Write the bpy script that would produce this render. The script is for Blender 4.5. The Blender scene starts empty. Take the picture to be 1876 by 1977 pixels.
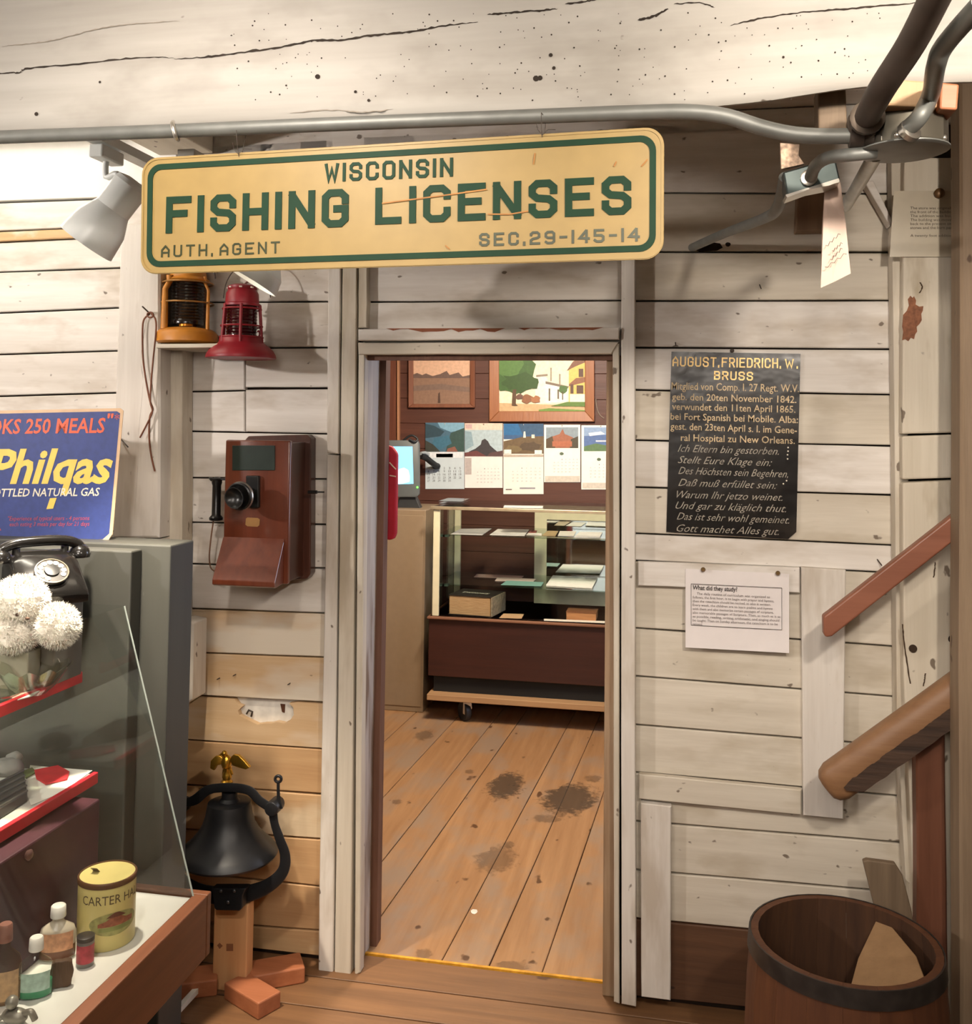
import bpy, bmesh, math, random
from mathutils import Vector, Matrix, noise
random.seed(7)
S = bpy.context.scene
COL = S.collection

# ------------------------------------------------------------------ camera
IW, IH = 1876.0, 1977.0
FPX, CX, CY = 1900.0, 938.0, 726.0
YAW, PITCH, ROLL = math.radians(11.0), math.radians(2.7), math.radians(0.7)
CAM = Vector((0, -2.75, 1.57))
FW = Vector((-math.sin(YAW) * math.cos(PITCH), math.cos(YAW) * math.cos(PITCH), math.sin(PITCH)))
R0 = Vector((math.cos(YAW), math.sin(YAW), 0))
U0 = R0.cross(FW)
RT = R0 * math.cos(ROLL) + U0 * math.sin(ROLL)
UP = U0 * math.cos(ROLL) - R0 * math.sin(ROLL)
cd = bpy.data.cameras.new('camera')
cam = bpy.data.objects.new('camera', cd)
COL.objects.link(cam)
cam.matrix_world = Matrix(((RT.x, UP.x, -FW.x, CAM.x), (RT.y, UP.y, -FW.y, CAM.y), (RT.z, UP.z, -FW.z, CAM.z), (0, 0, 0, 1)))
cd.sensor_fit = 'HORIZONTAL'
cd.sensor_width = 36
cd.lens = FPX / IW * 36
cd.shift_x = (IW / 2 - CX) / IW
cd.shift_y = -(IH / 2 - CY) / IW
cd.clip_start = 0.05
S.camera = cam

# ------------------------------------------------------------------ world, lights, exposure
w = bpy.data.worlds.new('world'); S.world = w; w.use_nodes = True
w.node_tree.nodes['Background'].inputs[0].default_value = (1.0, 0.9, 0.78, 1)
w.node_tree.nodes['Background'].inputs[1].default_value = 0.05
S.view_settings.view_transform = 'Standard'
S.view_settings.look = 'None'
S.view_settings.gamma = 1
S.view_settings.use_curve_mapping = False
S.view_settings.exposure = 0.1
S.cycles.use_light_tree = False; S.cycles.max_bounces = 4; S.cycles.diffuse_bounces = 2; S.cycles.glossy_bounces = 2; S.cycles.transparent_max_bounces = 16
S.cycles.caustics_reflective = False; S.cycles.caustics_refractive = False
WARM = (1.0, 0.84, 0.66)


def light(kind, name, loc, target, energy, color=WARM, size=0.08, angle=70, blend=0.6):
    l = bpy.data.lights.new(name, kind)
    l.energy = energy; l.color = color
    if kind == 'AREA':
        l.shape = 'DISK' if not isinstance(size, tuple) else 'RECTANGLE'
        if isinstance(size, tuple):
            l.size, l.size_y = size
        else:
            l.size = size
    else:
        l.shadow_soft_size = size
    if kind == 'SPOT':
        l.spot_size = math.radians(angle); l.spot_blend = blend
    o = bpy.data.objects.new(name, l); COL.objects.link(o)
    o.location = loc
    d = Vector(target) - Vector(loc)
    o.rotation_euler = d.to_track_quat('-Z', 'Y').to_euler()
    return o


light('SPOT', 'track_light_from_the_side', (-2.9, -1.95, 2.08), (-0.7, 0, 1.30), 118, (1.0, 0.92, 0.86), 0.045, 125, 0.9)
light('SPOT', 'track_light_overhead', (-0.75, -1.95, 2.35), (-0.9, 0, 1.05), 46, (1.0, 0.90, 0.80), 0.045, 95, 0.9)
light('SPOT', 'track_light_by_the_stairs', (0.62, -2.2, 2.2), (-0.1, 0, 1.45), 82, (1.0, 0.89, 0.77), 0.05, 85, 0.9)
light('SPOT', 'case_fill_spot', (-1.25, -2.35, 2.38), (-1.4, -0.95, 0.6), 36, (1.0, 0.9, 0.78), 0.05, 48, 0.6)  # added fill so the camera side of the bottles is lit
light('SPOT', 'corner_post_fill', (0.1, -2.5, 2.36), (0.62, 0, 1.4), 46, (1.0, 0.89, 0.77), 0.05, 50, 0.9)  # extra spot added to brighten the white post on the right
light('SPOT', 'beam_uplight', (-1.0, -3.4, 1.75), (-0.4, -1.15, 2.4), 9, (1.0, 0.97, 0.93), 0.3, 95, 1.0)  # added uplight that brightens the beam, not a track fitting
light('AREA', 'room_fill', (-0.3, -3.9, 2.35), (-0.4, -1.2, 1.0), 42, (1.0, 0.9, 0.8), 0.9)  # broad soft fill for the whole front room, no lamp of its own
light('AREA', 'office_ceiling_lamp', (-0.75, 1.15, 2.38), (-0.75, 1.2, 0), 52, (1.0, 0.80, 0.58), 0.5)
light('SPOT', 'calendar_wall_fill', (-0.6, 1.5, 2.3), (-0.95, 2.97, 1.3), 95, (1.0, 0.9, 0.78), 0.08, 90, 0.8)  # added to lift the calendars and rear wall, no wall fitting there

# ------------------------------------------------------------------ projection helpers
def ray(px, py):
    return FW + RT * ((px - CX) / FPX) - UP * ((py - CY) / FPX)


def un(px, py, axis, val):
    d = ray(px, py)
    return CAM + d * ((val - CAM[axis]) / d[axis])


def Y(px, py, y=0.0):
    return un(px, py, 1, y)


def G(px, py, z=0.0):
    return un(px, py, 2, z)


class Plane:
    def __init__(s, o, ux, uy):
        s.o = Vector(o); s.ux = Vector(ux).normalized()
        uy = Vector(uy); s.uy = (uy - s.ux * uy.dot(s.ux)).normalized()
        s.n = s.ux.cross(s.uy)          # ux right, uy up -> n towards the viewer
    def __call__(s, px, py, off=0.0):
        d = ray(px, py)
        return CAM + d * ((s.o - CAM).dot(s.n) / d.dot(s.n)) + s.n * off


def WP(y):
    return Plane((0, y, 0), (1, 0, 0), (0, 0, 1))


# ------------------------------------------------------------------ materials
def lin(h):
    if isinstance(h, str):
        h = h.lstrip('#')
        c = [int(h[i:i + 2], 16) / 255 for i in (0, 2, 4)]
        return tuple(((x / 12.92) if x <= 0.04045 else ((x + 0.055) / 1.055) ** 2.4) for x in c) + (1,)
    return tuple(h) + ((1,) if len(h) == 3 else ())


MC = {}


def new_mat(name):
    m = bpy.data.materials.new(name); m.use_nodes = True
    nt = m.node_tree
    return m, nt, nt.nodes['Principled BSDF'], nt.nodes, nt.links


def flat(h, rough=0.6, metal=0.0, spec=0.5, var=0.12, name=None, coat=0.0, bump=0.0, nscale=25):
    key = ('flat', h, rough, metal, spec, var, coat, bump, nscale)
    if key in MC:
        return MC[key]
    m, nt, b, N, L = new_mat(name or 'tone_' + str(h).strip('#'))
    c = lin(h)
    tc = N.new('ShaderNodeTexCoord'); nz = N.new('ShaderNodeTexNoise')
    nz.inputs['Scale'].default_value = nscale; nz.inputs['Detail'].default_value = 2
    L.new(tc.outputs['Object'], nz.inputs['Vector'])
    r = N.new('ShaderNodeValToRGB')
    r.color_ramp.elements[0].position = 0.3; r.color_ramp.elements[1].position = 0.7
    r.color_ramp.elements[0].color = tuple(x * (1 - var) for x in c[:3]) + (1,)
    r.color_ramp.elements[1].color = tuple(min(1, x * (1 + var)) for x in c[:3]) + (1,)
    L.new(nz.outputs['Fac'], r.inputs[0]); L.new(r.outputs[0], b.inputs['Base Color'])
    b.inputs['Roughness'].default_value = rough; b.inputs['Metallic'].default_value = metal
    b.inputs['Specular IOR Level'].default_value = spec
    if coat:
        b.inputs['Coat Weight'].default_value = coat; b.inputs['Coat Roughness'].default_value = 0.1
    if bump:
        bp = N.new('ShaderNodeBump'); bp.inputs['Strength'].default_value = bump; bp.inputs['Distance'].default_value = 0.002
        L.new(nz.outputs['Fac'], bp.inputs['Height']); L.new(bp.outputs[0], b.inputs['Normal'])
    MC[key] = m
    return m


def wood(name, c1, c2, axis='x', rough=0.65, patch=None, patch_lo=0.55, patch_hi=0.62, patch_scale=2.5, patch_stretch=1.0,
         spec_col=None, spec_thr=0.70, spec_scale=26, bump=0.25, grain=26.0, contrast=(0.25, 0.75), coat=0.0):
    m, nt, b, N, L = new_mat(name)
    tc = N.new('ShaderNodeTexCoord'); oi = N.new('ShaderNodeObjectInfo')
    mul = N.new('ShaderNodeVectorMath'); mul.operation = 'MULTIPLY'
    cmb = N.new('ShaderNodeCombineXYZ')
    for i in range(3):
        L.new(oi.outputs['Random'], cmb.inputs[i])
    L.new(cmb.outputs[0], mul.inputs[0]); mul.inputs[1].default_value = (31.0, 17.0, 23.0)
    add = N.new('ShaderNodeVectorMath'); add.operation = 'ADD'
    L.new(tc.outputs['Object'], add.inputs[0]); L.new(mul.outputs[0], add.inputs[1])
    mp = N.new('ShaderNodeMapping'); L.new(add.outputs[0], mp.inputs['Vector'])
    sc = [grain, grain, grain]; sc['xyz'.index(axis)] = grain * 0.06
    mp.inputs['Scale'].default_value = sc
    n1 = N.new('ShaderNodeTexNoise'); n1.inputs['Scale'].default_value = 1.0; n1.inputs['Detail'].default_value = 4; n1.inputs['Roughness'].default_value = 0.65
    L.new(mp.outputs[0], n1.inputs['Vector'])
    r1 = N.new('ShaderNodeValToRGB'); e = r1.color_ramp.elements
    e[0].position, e[1].position = contrast; e[0].color = lin(c1); e[1].color = lin(c2)
    L.new(n1.outputs['Fac'], r1.inputs[0])
    out = r1.outputs[0]

    def mixin(out, fac, col):
        mx = N.new('ShaderNodeMix'); mx.data_type = 'RGBA'
        L.new(fac, mx.inputs[0]); L.new(out, mx.inputs[6]); mx.inputs[7].default_value = lin(col)
        return mx.outputs[2]

    # broad tonal drift
    n0 = N.new('ShaderNodeTexNoise'); n0.inputs['Scale'].default_value = 1.7; n0.inputs['Detail'].default_value = 1.5
    L.new(add.outputs[0], n0.inputs['Vector'])
    r0 = N.new('ShaderNodeValToRGB'); r0.color_ramp.elements[0].position = 0.35; r0.color_ramp.elements[1].position = 0.75
    r0.color_ramp.elements[0].color = (0, 0, 0, 1); r0.color_ramp.elements[1].color = (0.35, 0.35, 0.35, 1)
    L.new(n0.outputs['Fac'], r0.inputs[0])
    out = mixin(out, r0.outputs[0], c1)
    if patch:
        mp2 = N.new('ShaderNodeMapping'); L.new(add.outputs[0], mp2.inputs['Vector'])
        sc = [patch_scale] * 3; sc['xyz'.index(axis)] = patch_scale / patch_stretch
        mp2.inputs['Scale'].default_value = sc
        n2 = N.new('ShaderNodeTexNoise'); n2.inputs['Scale'].default_value = 1; n2.inputs['Detail'].default_value = 4.5; n2.inputs['Roughness'].default_value = 0.6
        L.new(mp2.outputs[0], n2.inputs['Vector'])
        r2 = N.new('ShaderNodeValToRGB'); r2.color_ramp.elements[0].position = patch_lo; r2.color_ramp.elements[1].position = patch_hi
        r2.color_ramp.elements[0].color = (0, 0, 0, 1); r2.color_ramp.elements[1].color = (0.9, 0.9, 0.9, 1)
        L.new(n2.outputs['Fac'], r2.inputs[0])
        out = mixin(out, r2.outputs[0], patch)
    if spec_col:
        mp3 = N.new('ShaderNodeMapping'); L.new(add.outputs[0], mp3.inputs['Vector'])
        sc = [1, 1, 1]; sc['xyz'.index(axis)] = 0.6
        mp3.inputs['Scale'].default_value = sc
        n3 = N.new('ShaderNodeTexNoise'); n3.inputs['Scale'].default_value = spec_scale; n3.inputs['Detail'].default_value = 2.5
        L.new(mp3.outputs[0], n3.inputs['Vector'])
        r3 = N.new('ShaderNodeValToRGB'); r3.color_ramp.elements[0].position = spec_thr; r3.color_ramp.elements[1].position = spec_thr + 0.035
        r3.color_ramp.elements[0].color = (0, 0, 0, 1); r3.color_ramp.elements[1].color = (0.85, 0.85, 0.85, 1)
        L.new(n3.outputs['Fac'], r3.inputs[0])
        out = mixin(out, r3.outputs[0], spec_col)
    L.new(out, b.inputs['Base Color'])
    b.inputs['Roughness'].default_value = rough
    if coat:
        b.inputs['Coat Weight'].default_value = coat; b.inputs['Coat Roughness'].default_value = 0.15
    bp = N.new('ShaderNodeBump'); bp.inputs['Strength'].default_value = bump; bp.inputs['Distance'].default_value = 0.004
    L.new(n1.outputs['Fac'], bp.inputs['Height']); L.new(bp.outputs[0], b.inputs['Normal'])
    return m


def emit(h, strength):
    m, nt, b, N, L = new_mat('glow_' + h.strip('#'))
    b.inputs['Base Color'].default_value = lin(h)
    b.inputs['Emission Color'].default_value = lin(h)
    b.inputs['Emission Strength'].default_value = strength
    return m


def glass(name, tint=(0.985, 0.995, 0.99), rough=0.02, refl=1.0):
    m, nt, b, N, L = new_mat(name)
    N.remove(b)
    tr = N.new('ShaderNodeBsdfTransparent'); tr.inputs[0].default_value = tint + (1,)
    gl = N.new('ShaderNodeBsdfGlossy'); gl.inputs['Roughness'].default_value = rough
    fr = N.new('ShaderNodeLayerWeight'); fr.inputs[0].default_value = 0.5
    pw = N.new('ShaderNodeMath'); pw.operation = 'POWER'; pw.inputs[1].default_value = 5.0
    mx = N.new('ShaderNodeMixShader')
    mu = N.new('ShaderNodeMath'); mu.operation = 'MULTIPLY_ADD'; mu.inputs[1].default_value = 0.9; mu.inputs[2].default_value = 0.03 * refl; mu.use_clamp = True
    L.new(fr.outputs['Facing'], pw.inputs[0]); L.new(pw.outputs[0], mu.inputs[0]); L.new(mu.outputs[0], mx.inputs[0])
    L.new(tr.outputs[0], mx.inputs[1]); L.new(gl.outputs[0], mx.inputs[2])
    L.new(mx.outputs[0], N['Material Output'].inputs[0])
    return m


M = {}
WSP = dict(spec_col='5f4d3c', spec_thr=0.705, spec_scale=34)
M['white_x'] = wood('whitewashed_board', 'd5ccc1', 'f1ebe4', 'x', patch='c6baab', patch_lo=0.50, patch_hi=0.66, patch_scale=9, patch_stretch=3, **WSP)
M['white_z'] = wood('whitewashed_upright', 'd2c9be', 'eee8df', 'z', patch='c2b6a6', patch_lo=0.50, patch_hi=0.66, patch_scale=9, patch_stretch=4, **WSP)
M['pale_x'] = wood('whitewashed_board_greyer', 'c6bba9', 'e2d9c9', 'x', patch='baad97', patch_lo=0.50, patch_hi=0.66, patch_scale=8, patch_stretch=3, **WSP)
M['pale_z'] = wood('whitewashed_upright_greyer', 'c4b9a7', 'e0d7c7', 'z', patch='b8aa94', patch_lo=0.50, patch_hi=0.66, patch_scale=8, patch_stretch=4, **WSP)
M['worn_x'] = wood('half_bare_board', 'caa67c', 'd9bb94', 'x', patch='e3d8c6', patch_lo=0.47, patch_hi=0.6, patch_scale=4, patch_stretch=3, spec_col='6a4a30', spec_thr=0.72)
M['bare_x'] = wood('bare_pine_board', 'b98f63', 'd0aa7d', 'x', patch='d9c3a2', patch_lo=0.58, patch_hi=0.68, patch_scale=4, patch_stretch=3, spec_col='5c3d26', spec_thr=0.72)
M['jamb'] = wood('worn_jamb', 'a79b90', 'd8d1c8', 'z', patch='7d6550', patch_lo=0.57, patch_hi=0.66, patch_scale=6, patch_stretch=5, grain=50, bump=0.4)
M['jamb_brown'] = wood('brown_jamb', '5a3a2b', '7d5844', 'z', grain=50)
M['jamb_tan'] = wood('tan_jamb', '8d6d50', 'b39a7d', 'z', grain=50)
M['beam'] = wood('whitewashed_hewn_beam', '9d978e', 'b9b5ad', 'x', patch='918b82', patch_lo=0.5, patch_hi=0.72, patch_scale=7, patch_stretch=2, spec_col='54473a', spec_thr=0.735, spec_scale=34, bump=0.5, grain=14)
M['post_w'] = wood('hewn_white_post', 'c9bda8', 'e2d8c6', 'z', patch='b3a48b', patch_lo=0.57, patch_hi=0.66, patch_scale=7, patch_stretch=3, spec_col='5a4735', spec_thr=0.70, spec_scale=28, bump=0.8, grain=18)
M['post_b'] = wood('grey_brown_post', '7f6a54', '9b846a', 'z', spec_col='4a3423', spec_thr=0.69, spec_scale=20, bump=0.6, grain=40)
M['floor_x'] = wood('worn_floor_plank', '6a4a30', '8a6341', 'x', patch='5c402a', patch_lo=0.58, patch_hi=0.72, patch_scale=4, patch_stretch=3, spec_col='4a2e1c', spec_thr=0.70, spec_scale=14, rough=0.5, grain=34)
M['floor_y'] = wood('pine_floor_plank', '99704b', 'b98f66', 'y', patch='9c8570', patch_lo=0.48, patch_hi=0.66, patch_scale=5, patch_stretch=2, spec_col='4f331f', spec_thr=0.69, spec_scale=14, rough=0.3, grain=30)
M['dark_x'] = wood('dark_stained_board', '4a2a1f', '60392b', 'x', grain=40, rough=0.5)
M['dark_z'] = wood('dark_stained_upright', '5b3020', '7a4630', 'z', grain=40, rough=0.5)
def stain_mat(alpha=0.62):
    m, nt, b, N, L = new_mat('dark_floor_stain')
    b.inputs['Base Color'].default_value = lin('4d4034'); b.inputs['Roughness'].default_value = 0.5
    tc = N.new('ShaderNodeTexCoord'); gr = N.new('ShaderNodeTexGradient'); gr.gradient_type = 'SPHERICAL'
    mp = N.new('ShaderNodeMapping'); mp.inputs['Location'].default_value = (-1, -1, 0); mp.inputs['Scale'].default_value = (2, 2, 0)
    L.new(tc.outputs['Generated'], mp.inputs['Vector']); L.new(mp.outputs[0], gr.inputs['Vector'])
    nz = N.new('ShaderNodeTexNoise'); nz.inputs['Scale'].default_value = 30; nz.inputs['Detail'].default_value = 8; nz.inputs['Roughness'].default_value = 0.7
    L.new(tc.outputs['Object'], nz.inputs['Vector'])
    ad = N.new('ShaderNodeMath'); ad.operation = 'MULTIPLY_ADD'; ad.inputs[1].default_value = 1.5
    L.new(nz.outputs['Fac'], ad.inputs[0]); L.new(gr.outputs['Fac'], ad.inputs[2])
    rp = N.new('ShaderNodeValToRGB'); rp.color_ramp.elements[0].position = 0.9; rp.color_ramp.elements[1].position = 1.25
    mr = N.new('ShaderNodeMapRange'); mr.inputs[1].default_value = 0.95; mr.inputs[2].default_value = 1.25; mr.inputs[4].default_value = alpha
    L.new(ad.outputs[0], mr.inputs[0])
    tr = N.new('ShaderNodeBsdfTransparent'); mx = N.new('ShaderNodeMixShader')
    L.new(mr.outputs[0], mx.inputs[0]); L.new(tr.outputs[0], mx.inputs[1]); L.new(b.outputs[0], mx.inputs[2]); L.new(mx.outputs[0], N['Material Output'].inputs[0])
    return m


M['stain'] = stain_mat(); M['stain_faint'] = stain_mat(0.28)
M['gap'] = flat('2a1c12', 0.9, var=0.3)
M['mahog'] = wood('mahogany', '5a2a1a', '733a25', 'z', grain=45, rough=0.28, bump=0.05, coat=0.5)
M['mahog_d'] = wood('mahogany_back', '402114', '563022', 'z', grain=45, rough=0.35, bump=0.05, coat=0.3)
M['rail'] = wood('reddish_rail', '7d4a34', '965f48', 'x', grain=30, rough=0.45, bump=0.1)
M['rail2'] = wood('worn_rail', '7f5b3e', '9a7350', 'x', grain=40, rough=0.5, bump=0.2)
M['rail_dark'] = wood('rail_bark', '2a1d15', '5a4232', 'x', grain=60, rough=0.8, bump=0.8)
M['newel'] = wood('reddish_newel', '683f2c', '7d4f3a', 'z', grain=34, rough=0.5, bump=0.2)
M['barrel'] = wood('barrel_stave', '4d2b18', '6b4126', 'z', grain=34, rough=0.6, bump=0.4)
M['barrel_in'] = wood('barrel_inside', '3b2314', '5a3a22', 'z', grain=34, rough=0.8)  # inner face made darker: shade inside the barrel put into the colour
M['pine_new'] = wood('new_pine', 'c08a5a', 'd5a474', 'z', grain=30, rough=0.5, bump=0.1)
M['pine_pale'] = wood('pale_pine', 'ae8a64', 'c4a27b', 'z', grain=30, rough=0.6, bump=0.1)
M['pine_red'] = wood('reddish_block', '9a5a38', 'b87450', 'x', grain=30, rough=0.5, bump=0.1)
M['plank_grey'] = wood('grey_plank', '6a5844', '86715a', 'z', grain=40)
M['case_wood'] = wood('case_walnut', '5a3420', '79492e', 'y', grain=34, rough=0.45)
M['emt'] = flat('7f807b', 0.5, 0.45, var=0.1, name='galvanised_conduit')
M['emt_dark'] = flat('4a3f37', 0.65, 0.25, var=0.15, name='rusty_conduit')
M['steel'] = flat('c4bfb4', 0.28, 0.9, var=0.08, name='zinc_steel')
M['black'] = flat('141312', 0.32, var=0.1, name='black_enamel')
M['iron'] = flat('1b1b1d', 0.42, 0.1, var=0.2, name='black_cast_iron')
M['glass'] = glass('clear_glass')
M['glass_g'] = glass('greenish_shelf_glass', (0.90, 0.965, 0.94))
M['tin_plate'] = flat('9c824c', 0.48, var=0.05, name='cream_enamel')
M['green'] = flat('11341f', 0.6, spec=0.25, var=0.1, name='dark_green_enamel')
M['white_enamel'] = flat('e9ece8', 0.35, var=0.02, name='white_enamel')
M['grey_panel'] = wood('grey_painted_panel', '3b3b36', '494943', 'z', grain=8, rough=0.55, bump=0.05, spec_col='6a6a64', spec_thr=0.76, spec_scale=30)
M['cream_metal'] = flat('dcd4b2', 0.4, var=0.05)
M['paper'] = flat('e9e4de', 0.7, var=0.03)

# ------------------------------------------------------------------ object helpers
WO = {}          # world origin of every object


def org(o):
    return WO[o.name] if o else Vector((0, 0, 0))


def props(o, label=None, cat=None, group=None, kind=None):
    if label: o['label'] = label
    if cat: o['category'] = cat
    if group: o['group'] = group
    if kind: o['kind'] = kind
    return o


def thing(name, label, cat, loc, group=None):
    o = bpy.data.objects.new(name, None); COL.objects.link(o)
    o.empty_display_size = 0.05
    o.location = loc; WO[o.name] = Vector(loc)
    return props(o, label, cat, group)


class MB:
    def __init__(s):
        s.v = []; s.f = []; s.m = []; s.mi = 0
    def add(s, vs, fs):
        k = len(s.v); s.v += [Vector(x) for x in vs]
        for q in fs:
            s.f.append([i + k for i in q]); s.m.append(s.mi)
        return s
    def box(s, c, size, rot=None):
        c = Vector(c); hx, hy, hz = [x / 2 for x in size]
        vs = [Vector((x, y, z)) for x in (-hx, hx) for y in (-hy, hy) for z in (-hz, hz)]
        if rot is not None: vs = [rot @ x for x in vs]
        return s.add([c + x for x in vs], [(0, 1, 3, 2), (4, 6, 7, 5), (0, 4, 5, 1), (2, 3, 7, 6), (0, 2, 6, 4), (1, 5, 7, 3)])
    def span(s, a, b):
        a, b = Vector(a), Vector(b)
        return s.box((a + b) / 2, [abs(x) for x in (b - a)])
    def prism(s, poly, vec):
        n = len(poly); vec = Vector(vec)
        vs = [Vector(p) for p in poly] + [Vector(p) + vec for p in poly]
        fs = [tuple(range(n)), tuple(range(2 * n - 1, n - 1, -1))]
        fs += [(i, i + n, (i + 1) % n + n, (i + 1) % n) for i in range(n)]
        return s.add(vs, fs)
    def poly(s, pts):
        return s.add(pts, [tuple(range(len(pts)))])
    def tube(s, path, r, n=12, caps=True, closed=False):
        path = [Vector(p) for p in path]; N = len(path)
        rs = r if isinstance(r, (list, tuple)) else [r] * N
        k = len(s.v); nrm = None; vs = []
        for i, p in enumerate(path):
            a = path[i - 1] if (i > 0 or closed) else p
            b = path[(i + 1) % N] if (i < N - 1 or closed) else p
            t = (b - a).normalized()
            if nrm is None:
                nrm = t.orthogonal().normalized()
            else:
                nrm = (nrm - t * nrm.dot(t))
                nrm = nrm.normalized() if nrm.length > 1e-6 else t.orthogonal().normalized()
            bn = t.cross(nrm)
            for j in range(n):
                a_ = 2 * math.pi * j / n
                vs.append(p + (nrm * math.cos(a_) + bn * math.sin(a_)) * rs[i])
        fs = []
        for i in range(N if closed else N - 1):
            i2 = (i + 1) % N
            for j in range(n):
                fs.append((i * n + j, i * n + (j + 1) % n, i2 * n + (j + 1) % n, i2 * n + j))
        if caps and not closed:
            fs.append(tuple(range(n - 1, -1, -1))); fs.append(tuple(range((N - 1) * n, N * n)))
        return s.add(vs, fs)
    def lathe(s, prof, c=(0, 0, 0), n=32, axis=None, caps=(True, True), sx=1.0, sy=1.0):
        c = Vector(c); q = Vector((0, 0, 1)).rotation_difference(Vector(axis)) if axis is not None else None
        vs = []
        for r, z in prof:
            for j in range(n):
                a = 2 * math.pi * j / n
                p = Vector((r * math.cos(a) * sx, r * math.sin(a) * sy, z))
                vs.append(c + (q @ p if q else p))
        fs = []
        P = len(prof)
        for i in range(P - 1):
            for j in range(n):
                fs.append((i * n + j, i * n + (j + 1) % n, (i + 1) * n + (j + 1) % n, (i + 1) * n + j))
        if caps[0]: fs.append(tuple(range(n - 1, -1, -1)))
        if caps[1]: fs.append(tuple(range((P - 1) * n, P * n)))
        return s.add(vs, fs)
    def ball(s, c, r, n=16, sq=(1, 1, 1), rot=None):
        c = Vector(c); m = n // 2; vs = []; fs = []
        for i in range(m + 1):
            t = math.pi * i / m
            for j in range(n):
                a = 2 * math.pi * j / n
                p = Vector((math.sin(t) * math.cos(a) * sq[0], math.sin(t) * math.sin(a) * sq[1], math.cos(t) * sq[2])) * r
                if rot is not None: p = rot @ p
                vs.append(c + p)
        for i in range(m):
            for j in range(n):
                fs.append((i * n + j, (i + 1) * n + j, (i + 1) * n + (j + 1) % n, i * n + (j + 1) % n))
        return s.add(vs, fs)
    def build(s, name, mat, parent=None, bevel=0, seg=2, smooth=None, label=None, cat=None, group=None, kind=None, origin=None, fixn=True):
        mats = mat if isinstance(mat, list) else [mat]
        bm = bmesh.new()
        bv = [bm.verts.new(p) for p in s.v]
        for q, mi in zip(s.f, s.m):
            try:
                f = bm.faces.new([bv[i] for i in q]); f.material_index = mi
            except ValueError:
                pass
        bmesh.ops.remove_doubles(bm, verts=bm.verts, dist=1e-6)
        if fixn: bmesh.ops.recalc_face_normals(bm, faces=bm.faces)
        if bevel:
            ed = [e for e in bm.edges if len(e.link_faces) == 2 and e.calc_face_angle(0) > 0.5]
            bmesh.ops.bevel(bm, geom=ed, offset=bevel, segments=seg, profile=0.5, affect='EDGES', clamp_overlap=True)
        if origin is None:
            xs = [v.co for v in bm.verts]
            lo = Vector([min(p[i] for p in xs) for i in range(3)]); hi = Vector([max(p[i] for p in xs) for i in range(3)])
            origin = (lo + hi) / 2; origin.z = lo.z
        origin = Vector(origin)
        for v in bm.verts: v.co -= origin
        me = bpy.data.meshes.new(name); bm.to_mesh(me); bm.free()
        for mt in mats: me.materials.append(mt)
        if smooth is not None:
            me.shade_smooth(); me.set_sharp_from_angle(angle=math.radians(smooth))
        o = bpy.data.objects.new(name, me); COL.objects.link(o)
        o.location = origin - org(parent)
        if parent: o.parent = parent
        WO[o.name] = origin
        return props(o, label, cat, group, kind)


def spline(pts, n=8):
    pts = [Vector(p) for p in pts]; out = []
    for i in range(len(pts) - 1):
        p0 = pts[max(i - 1, 0)]; p1 = pts[i]; p2 = pts[i + 1]; p3 = pts[min(i + 2, len(pts) - 1)]
        for k in range(n):
            t = k / n
            out.append(0.5 * ((2 * p1) + (p2 - p0) * t + (2 * p0 - 5 * p1 + 4 * p2 - p3) * t * t + (3 * p1 - p0 - 3 * p2 + p3) * t ** 3))
    out.append(pts[-1])
    return out


def board_mesh(mb, q, th, n=5, ch=0.0025, jit=0.0012, gap=0.0018, back=Vector((0, 1, 0))):
    """a plank: q = four 3-D corners (TL, TR, BR, BL) of its front; wavy long edges, chamfered rim"""
    TL, TR, BR, BL = [Vector(p) for p in q]
    up = ((TL - BL).normalized() + (TR - BR).normalized()).normalized()
    rt = (TR - TL).normalized()
    back = Vector(back)
    long_x = (TR - TL).length >= (TL - BL).length
    rows = []
    if long_x:
        for i in range(n + 1):
            t = i / n
            a = TL.lerp(TR, t) - up * (gap + random.uniform(0, jit)); b = BL.lerp(BR, t) + up * (gap + random.uniform(0, jit))
            e = rt * (gap if i == 0 else -gap if i == n else 0)
            rows.append((a + e, b + e))
        cin = lambda i: (rt * (ch if i == 0 else -ch if i == n else 0))
        edge = up
    else:
        for i in range(n + 1):
            t = i / n
            a = TL.lerp(BL, t) + rt * (gap + random.uniform(0, jit)); b = TR.lerp(BR, t) - rt * (gap + random.uniform(0, jit))
            e = up * (-gap if i == 0 else gap if i == n else 0)
            rows.append((a + e, b + e))
        cin = lambda i: (up * (-ch if i == 0 else ch if i == n else 0))
        edge = -rt
    fr = [(a - edge * ch + cin(i), b + edge * ch + cin(i)) for i, (a, b) in enumerate(rows)]
    rim = [(a + back * ch, b + back * ch) for a, b in rows]
    bk = [(a + back * th, b + back * th) for a, b in rows]
    ringf = lambda L: [p[0] for p in L] + [p[1] for p in reversed(L)]
    R = [ringf(fr), ringf(rim), ringf(bk)]; m = 2 * (n + 1)
    vs = R[0] + R[1] + R[2]; fs = []
    for i in range(n):
        fs.append((i, i + 1, m - 2 - i, m - 1 - i))
    for k in (0, 1):
        for i in range(m):
            j = (i + 1) % m
            fs.append((k * m + i, k * m + j, (k + 1) * m + j, (k + 1) * m + i))
    mb.add(vs, fs)


def board(q, th, mat, parent, name='board', **kw):
    mb = MB(); board_mesh(mb, q, th, **kw)
    return mb.build(name, mat, parent)


def bpx(px, y, th, mat, parent, name='board', **kw):
    return board([Y(a, b, y) for a, b in px], th, mat, parent, name, **kw)


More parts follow.
